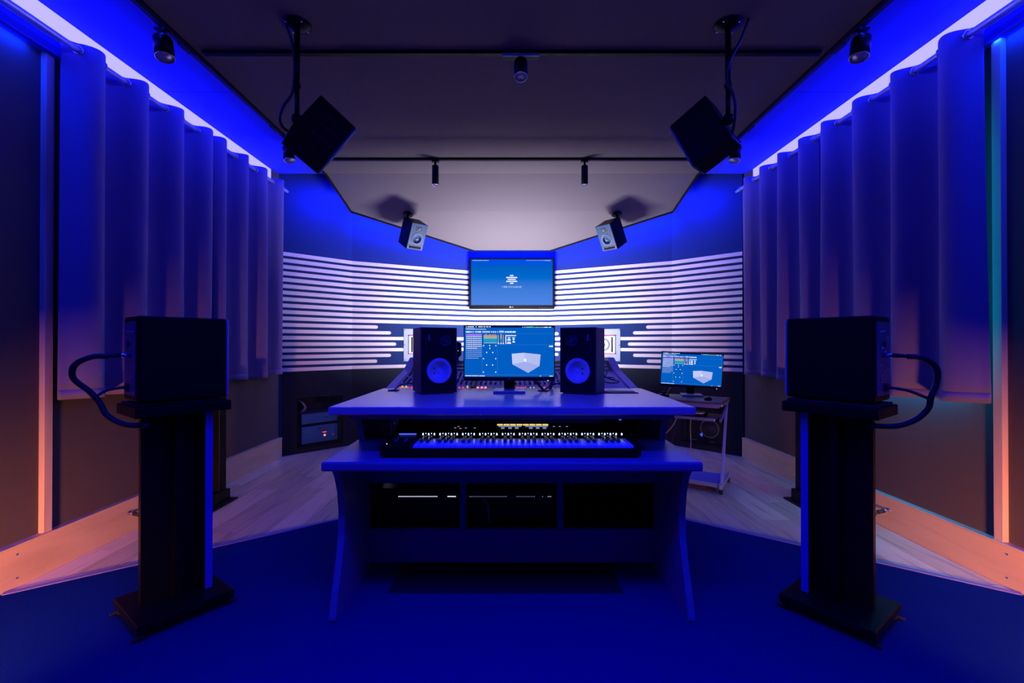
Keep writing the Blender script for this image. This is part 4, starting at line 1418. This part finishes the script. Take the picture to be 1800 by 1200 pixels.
# ------------------------------------------------------------------ speakers on stands, left and right of the camera
def stand(C, sx, label):
    """sx -1 left, +1 right; local x runs along the wide face away from the viewer, local y away from the room middle."""
    u = Vector((-sx * 0.6, 0.8, 0))
    n = Vector((-sx * 0.8, -0.6, 0))
    t = thing('speaker_stand', (0, 0, 0), label, 'speaker stand', 'black speaker stands', matrix=basis(u, -n, Vector((0, 0, 1)), (C[0], C[1], 0.008)))
    MB().bx(-0.185, 0.185, -0.18, 0.18, 0.034, 0.072, 0.004).build('base', M['black'], t)
    MB().bx(-0.130, 0.112, 0.0, 0.035, 0.072, 0.925, 0.002).build('column', M['black_metal'], t)
    MB().bx(0.098, 0.130, -0.070, 0.035, 0.072, 0.925, 0.002).build('inner_fin', M['black_metal'], t)
    MB().bx(0.0985, 0.1295, -0.0725, -0.070, 0.074, 0.923).build('edge_strip', M['lit_blue'], t)  # separate strip carries the blue light on the fin edge
    MB().bx(-0.018, 0.022, -0.045, 0.0, 0.072, 0.925, 0.004).build('spine', M['black_metal'], t)
    MB().bx(-0.185, 0.185, -0.14, 0.14, 0.925, 0.972, 0.004).build('top_plate', M['black'], t)
    MB().bx(-0.175, 0.175, -0.105, 0.105, 0.972, 0.984, 0.002).build('pad', M['rubber'], t)
    for x in (-0.165, 0.165):
        for y in (-0.155, 0.155):
            c = MB().lathe([(0.010, -0.009), (0.018, -0.008), (0.018, 0.008), (0.010, 0.009)], (x, y, 0.018), (1, 0, 0), 16).build('caster', M['rubber'], t)
            MB().bx(x - 0.011, x + 0.011, y - 0.012, y + 0.012, 0.026, 0.035).build('caster_plate', M['chrome'], c)
            MB().box((x * 1.10, y * 1.02, 0.012), (0.042, 0.018, 0.006), None, 0.002).build('brake_tab', M['rubber'], c)
    for k, x in enumerate((-0.06, 0.0, 0.06)):
        MB().lathe([(0.008, 0), (0.007, 0.006), (0, 0.006)], (x, -0.05, 0.925), (0, 0, -1), 10).build('bolt', M['steel'], t)
    return t


stand((-1.580, 2.140), -1, 'black speaker stand on casters left of the desk')
stand((1.507, 2.105), 1, 'black speaker stand on casters right of the desk')


def stand_speaker(C, u, n, W, Dp, H, zb, label):
    """closed side faces the viewer (-y), rear panel with connectors at -x."""
    t = thing('stand_speaker', (0, 0, 0), label, 'speaker', 'black speakers on the front stands', matrix=basis(u, -Vector(n), Vector((0, 0, 1)), (C[0], C[1], zb)))
    MB().bx(-W / 2, W / 2, -Dp / 2, Dp / 2, 0.008, H, 0.010).build('cabinet', M['black'], t)
    p = MB().bx(-W / 2 - 0.004, -W / 2, -Dp / 2 + 0.022, Dp / 2 - 0.022, 0.035, H - 0.025, 0.001).build('rear_panel', M['plate_amp'], t)
    X = -W / 2 - 0.004
    rnd = random.Random(5)
    for (yy, zz, r) in ((-0.05, 0.31, 0.004), (-0.02, 0.312, 0.004), (0.015, 0.312, 0.004), (0.05, 0.285, 0.004), (0.015, 0.225, 0.004), (0.045, 0.21, 0.004), (0.05, 0.15, 0.004), (0.02, 0.14, 0.004), (-0.03, 0.10, 0.006), (-0.045, 0.165, 0.004), (0.05, 0.095, 0.004), (-0.02, 0.24, 0.005)):
        MB().lathe([(r, 0), (r * 0.8, 0.003), (0, 0.003)], (X, yy, zz), (-1, 0, 0), 10).build('screw', M['chrome'], p)
    MB().bx(X - 0.003, X, 0.0, 0.026, 0.245, 0.27).build('switch', M['rubber'], p)
    MB().bx(X - 0.003, X, -0.05, -0.03, 0.105, 0.125).build('dial_plate', M['grey_cone'], p)
    MB().bx(X - 0.006, X, 0.005, 0.05, 0.05, 0.085, 0.002).build('power_inlet', M['rubber'], p)
    MB().bx(W / 2 - 0.008, W / 2 + 0.006, -Dp / 2 - 0.001, Dp / 2 + 0.001, 0.01, H - 0.004, 0.006).build('front_baffle', M['steel'], t)  # silver colour stands in for the bright highlight along this edge
    MB().lathe([(0.075, 0), (0.07, 0.004), (0.03, -0.01), (0, 0.0)], (W / 2 + 0.004, 0, 0.12), (1, 0, 0), 28).build('woofer', M['tweeter'], t)
    MB().lathe([(0.03, 0), (0.02, -0.004), (0, 0.004)], (W / 2 + 0.004, 0, 0.27), (1, 0, 0), 24).build('tweeter', M['tweeter'], t)
    for x in (-0.13, 0.13):
        for y in (-0.07, 0.07):
            MB().lathe([(0.010, 0), (0.011, 0.008)], (x, y, 0), (0, 0, 1), 10).build('foot', M['rubber'], t)
    return t


SZ = 0.992
sl = stand_speaker((-1.557, 2.12), (0.6, 0.8, 0), (0.8, -0.6, 0), 0.346, 0.20, 0.378, SZ, 'black boxy speaker on the stand left of the desk')
sr = stand_speaker((1.503, 2.11), (-0.6, 0.8, 0), (-0.8, -0.6, 0), 0.343, 0.222, 0.378, SZ, 'black boxy speaker on the stand right of the desk')


def sp_cable(sp, pts, pts2, plug, label):
    w = sp.matrix_basis
    t = thing('speaker_cable', (0, 0, 0), label, 'cable', matrix=w.copy())
    MB().tube(pts, 0.0115, 10).build('cord', M['cable'], t)
    MB().tube(pts2, 0.006, 8).build('branch_cord', M['cable'], t)
    a = Vector(plug)
    MB().cyl(a, a + Vector((0.0, 0, 0)) + Vector((-0.035, 0, 0)), 0.009, 14).build('plug_barrel', M['chrome'], t)
    MB().cyl(a + Vector((-0.033, 0, 0)), a + Vector((-0.085, 0, -0.002)), 0.0095, 14, 0.007).build('plug_boot', M['cable'], t)


sp_cable(sl, [(-0.25, -0.02, 0.206), (-0.30, 0.0, 0.204), (-0.345, 0.035, 0.170), (-0.345, 0.05, 0.115), (-0.30, 0.03, 0.06), (-0.27, 0.015, 0.01), (-0.25, -0.01, -0.045), (-0.20, -0.05, -0.085), (-0.13, -0.09, -0.092)],
         [(-0.177, 0.03, 0.068), (-0.215, 0.03, 0.066), (-0.25, 0.03, 0.058), (-0.283, 0.022, 0.035)], (-0.177, -0.02, 0.209), 'thick black cable looping from the left stand speaker')
sp_cable(sr, [(-0.26, -0.02, 0.206), (-0.30, 0.01, 0.20), (-0.335, 0.05, 0.160), (-0.335, 0.06, 0.10), (-0.32, 0.045, 0.04), (-0.31, 0.05, -0.01), (-0.275, 0.03, -0.06), (-0.22, -0.01, -0.09), (-0.14, -0.06, -0.094)],
         [(-0.177, 0.03, 0.068), (-0.215, 0.03, 0.066), (-0.26, 0.035, 0.056), (-0.315, 0.045, 0.03)], (-0.177, -0.02, 0.209), 'thick black cable looping from the right stand speaker')

# rear stands, mostly hidden behind the front ones
for sx, lab in ((-1, 'slim dark stand by the left wall, behind the left front stand'), (1, 'slim dark stand by the right wall, behind the right front stand')):
    X = 2.37 if sx < 0 else 2.35
    t = thing('rear_stand', (sx * X, 3.5, 0), lab, 'speaker stand')
    MB().bx(-0.11, 0.11, -0.16, 0.16, 0.012, 0.095, 0.004).build('base', M['black'], t)
    MB().bx(-0.155, 0.155, -0.19, 0.19, 0.0, 0.014, 0.003).build('floor_plate', M['black_metal'], t)
    MB().bx(-0.085, 0.085, 0.06, 0.145, 0.095, 0.885, 0.003).build('column', M['black_metal'], t)
    MB().bx(-0.10, 0.10, 0.0, 0.16, 0.885, 0.905, 0.003).build('top_plate', M['black'], t)

# cable connectors on the baseboards
for sx, y, lab in ((-1, 3.02, 'black and chrome wall connector on the left baseboard'), (1, 3.07, 'black and chrome wall connector on the right baseboard')):
    t = thing('wall_connector', (sx * BX, y, 0.13), lab, 'connector')
    MB().lathe([(0.013, 0), (0.013, 0.006), (0, 0.006)], (0, 0, 0), (-sx, 0, 0), 16).build('flange', M['chrome'], t)
    MB().cyl((0, 0, 0), (-sx * 0.05, -0.01, 0), 0.009, 14).build('barrel', M['chrome'], t)
    MB().cyl((-sx * 0.045, -0.01, 0), (-sx * 0.09, -0.02, -0.004), 0.013, 14).build('boot', M['rubber'], t)
    MB().tube([(-sx * 0.09, -0.02, -0.004), (-sx * 0.11, -0.02, -0.02), (-sx * 0.11, 0.0, -0.07), (-sx * 0.10, 0.05, -0.122)], 0.006).build('cord', M['cable'], t)


# ------------------------------------------------------------------ hanging speakers
def hung_big(m, dims, front, label, pole_xy, sd):
    W, Dp, H = dims
    t = thing('hanging_speaker', (0, 0, 0), label, 'speaker', 'large speakers hung from the ceiling', matrix=m)
    MB().box((0, 0, 0), (W, Dp, H), None, 0.006).build('cabinet', M['black'], t)
    MB().box((W / 2 + 0.004, 0, 0), (0.012, Dp - 0.006, H - 0.006), None, 0.003).build('front_baffle', M['amp_panel'], t)
    MB().lathe([(0.085, 0), (0.08, 0.004), (0.03, -0.012), (0, 0)], (W / 2 + 0.01, 0, -0.04), (1, 0, 0), 28).build('woofer', M['tweeter'], t)
    MB().lathe([(0.03, 0), (0.02, -0.004), (0, 0.004)], (W / 2 + 0.01, 0, 0.10), (1, 0, 0), 24).build('tweeter', M['tweeter'], t)
    for k in (-1, 0, 1):
        MB().box((0.02, -Dp / 2 - 0.001, k * 0.075), (W * 0.62, 0.004, 0.022), None, 0.002).build('side_groove', M['black_matte'], t)
    p = thing('ceiling_mount', (pole_xy[0], pole_xy[1], ZC), 'black ceiling pole mount holding the large %s hanging speaker' % sd, 'mount', 'ceiling poles of the hanging speakers')
    MB().lathe([(0.080, 0), (0.080, 0.006), (0.06, 0.016), (0.03, 0.028), (0, 0.028)], (0, 0, 0), (0, 0, -1), 28).build('flange', M['black_metal'], p)
    for k in range(4):
        a = PI / 4 + k * PI / 2
        MB().lathe([(0.007, 0), (0.005, 0.005), (0, 0.005)], (0.062 * math.cos(a), 0.062 * math.sin(a), -0.012), (0, 0, -1), 10).build('screw', M['chrome'], p)
    MB().cyl((0, 0, -0.02), (0, 0, -0.36), 0.016, 18).build('outer_pole', M['black_metal'], p)
    MB().cyl((0, 0, -0.34), (0, 0, -0.53), 0.0135, 18).build('inner_pole', M['black_metal'], p)
    MB().lathe([(0.020, -0.012), (0.022, 0), (0.020, 0.012)], (0, 0, -0.35), (0, 0, 1), 18).build('collar', M['black_metal'], p)
    MB().lathe([(0.026, -0.02), (0.03, -0.01), (0.03, 0.01), (0.026, 0.02)], (0, 0, -0.545), (1, 0, 0), 20).build('ball_joint', M['black_metal'], p)
    c = m.translation - Vector((pole_xy[0], pole_xy[1], ZC))
    e = Vector((0, 0, -0.545))
    back = c - (m.to_3x3() @ Vector((1, 0, 0))) * (W / 2)
    MB().cyl(e, e + (back - e) * 0.98, 0.014, 14).build('arm', M['black_metal'], p)
    return t, p


mL = basis((0.6705, 0.4847, -0.5617), (-0.6311, 0.7707, -0.0884), (0.39, 0.4137, 0.8226), (-1.169, 2.75, 2.512))
mR = basis((-0.6406, 0.6188, -0.4547), (0.6961, 0.7179, -0.0039), (0.324, -0.319, -0.8907), (1.17, 2.75, 2.509))
hung_big(mL, (0.246, 0.217, 0.306), None, 'large black speaker hanging tilted from the left ceiling pole', (-1.232, 2.60), 'left')
hung_big(mR, (0.244, 0.180, 0.325), None, 'large black speaker hanging tilted from the right ceiling pole', (1.238, 2.60), 'right')
for sx, sd in ((-1, 'left'), (1, 'right')):
    if sx < 0:
        pts = [(-1.29, 2.57, 3.078), (-1.245, 2.585, 2.92), (-1.25, 2.59, 2.70), (-1.30, 2.58, 2.60), (-1.33, 2.60, 2.53), (-1.31, 2.64, 2.49), (-1.26, 2.68, 2.50)]
    else:
        pts = [(1.33, 2.55, 3.078), (1.30, 2.57, 2.98), (1.235, 2.58, 2.85), (1.22, 2.58, 2.75), (1.26, 2.58, 2.66), (1.28, 2.60, 2.58), (1.285, 2.66, 2.47), (1.25, 2.71, 2.46)]
    o = MB().tube(pts, 0.008).build('hanging_cable', M['cable'])
    tag(o, 'black cable running down the %s ceiling pole' % sd, 'cable')


def hung_small(m, dims, label, anchor, sd):
    W, Dp, H = dims
    t = thing('monitor_speaker', (0, 0, 0), label, 'speaker', 'small monitor speakers under the front ceiling', matrix=m)
    f = -Dp / 2
    MB().box((0, 0.006, 0), (W, Dp - 0.012, H), None, 0.006).build('cabinet', M['black'], t)
    MB().box((0, f + 0.006, 0.004), (W, 0.014, H), None, 0.006).build('baffle', M['lit_baffle'], t)
    MB().torus((0, f - 0.001, -0.02), (0, 1, 0), 0.066, 0.005, 32, 8).build('woofer_ring', M['grey_cone'], t)
    MB().lathe([(0.064, 0.002), (0.056, 0.004), (0.052, 0.0), (0.022, -0.003), (0.02, 0.006), (0.010, 0.012), (0, 0.013)], (0, f - 0.001, -0.02), (0, -1, 0), 32).build('woofer_cone', M['amp_panel'], t)
    MB().box((0, f - 0.001, 0.098), (0.075, 0.006, 0.048), None, 0.003).build('waveguide', M['tweeter'], t)
    MB().lathe([(0.016, 0), (0.012, 0.006), (0, 0.010)], (0, f - 0.003, 0.098), (0, -1, 0), 20).build('tweeter', M['steel'], t)
    MB().box((0, f - 0.002, -0.122), (0.15, 0.008, 0.026), None, 0.003).build('bass_port', M['black_matte'], t)
    MB().box((0, f - 0.003, -0.104), (0.165, 0.010, 0.006), None, 0.002).build('port_lip', M['grey_cone'], t)
    MB().box((W * 0.36, f - 0.003, -0.088), (0.012, 0.006, 0.012), None, 0.002, 1).build('power_light', M['pink_led'], t)
    p = thing('speaker_bracket', anchor, 'small round ceiling bracket holding the %s monitor speaker' % sd, 'mount', 'brackets of the small monitor speakers')
    nrm = Vector((0, -0.3725, -1)).normalized()
    MB().lathe([(0.062, 0), (0.062, 0.008), (0.045, 0.016), (0.02, 0.026), (0, 0.026)], (0, 0, 0), nrm, 24).build('flange', M['black_metal'], p)
    MB().torus((0, 0, -0.004), nrm, 0.060, 0.004, 24, 6).build('flange_rim', M['chrome'], p)
    e = nrm * 0.06
    MB().cyl(nrm * 0.02, e, 0.016, 14).build('stem', M['black_metal'], p)
    tgt = m @ Vector((0, Dp / 2, 0.06)) - Vector(anchor)
    MB().cyl(e, tgt, 0.012, 14).build('arm', M['black_metal'], p)


sL = basis((0.7759, 0.6308, -0.0102), (-0.5532, 0.688, 0.4697), (0.3033, -0.3588, 0.8827), (-1.155, 5.3, 2.53))
sR = basis((0.6778, -0.7352, -0.0016), (0.6347, 0.5841, 0.5059), (-0.3711, -0.3439, 0.8626), (1.158, 5.3, 2.524))
hung_small(sL, (0.202, 0.245, 0.307), 'small blue lit monitor speaker under the left front ceiling', (-1.236, 5.404, 2.795), 'left')
hung_small(sR, (0.205, 0.229, 0.307), 'small blue lit monitor speaker under the right front ceiling', (1.245, 5.404, 2.795), 'right')
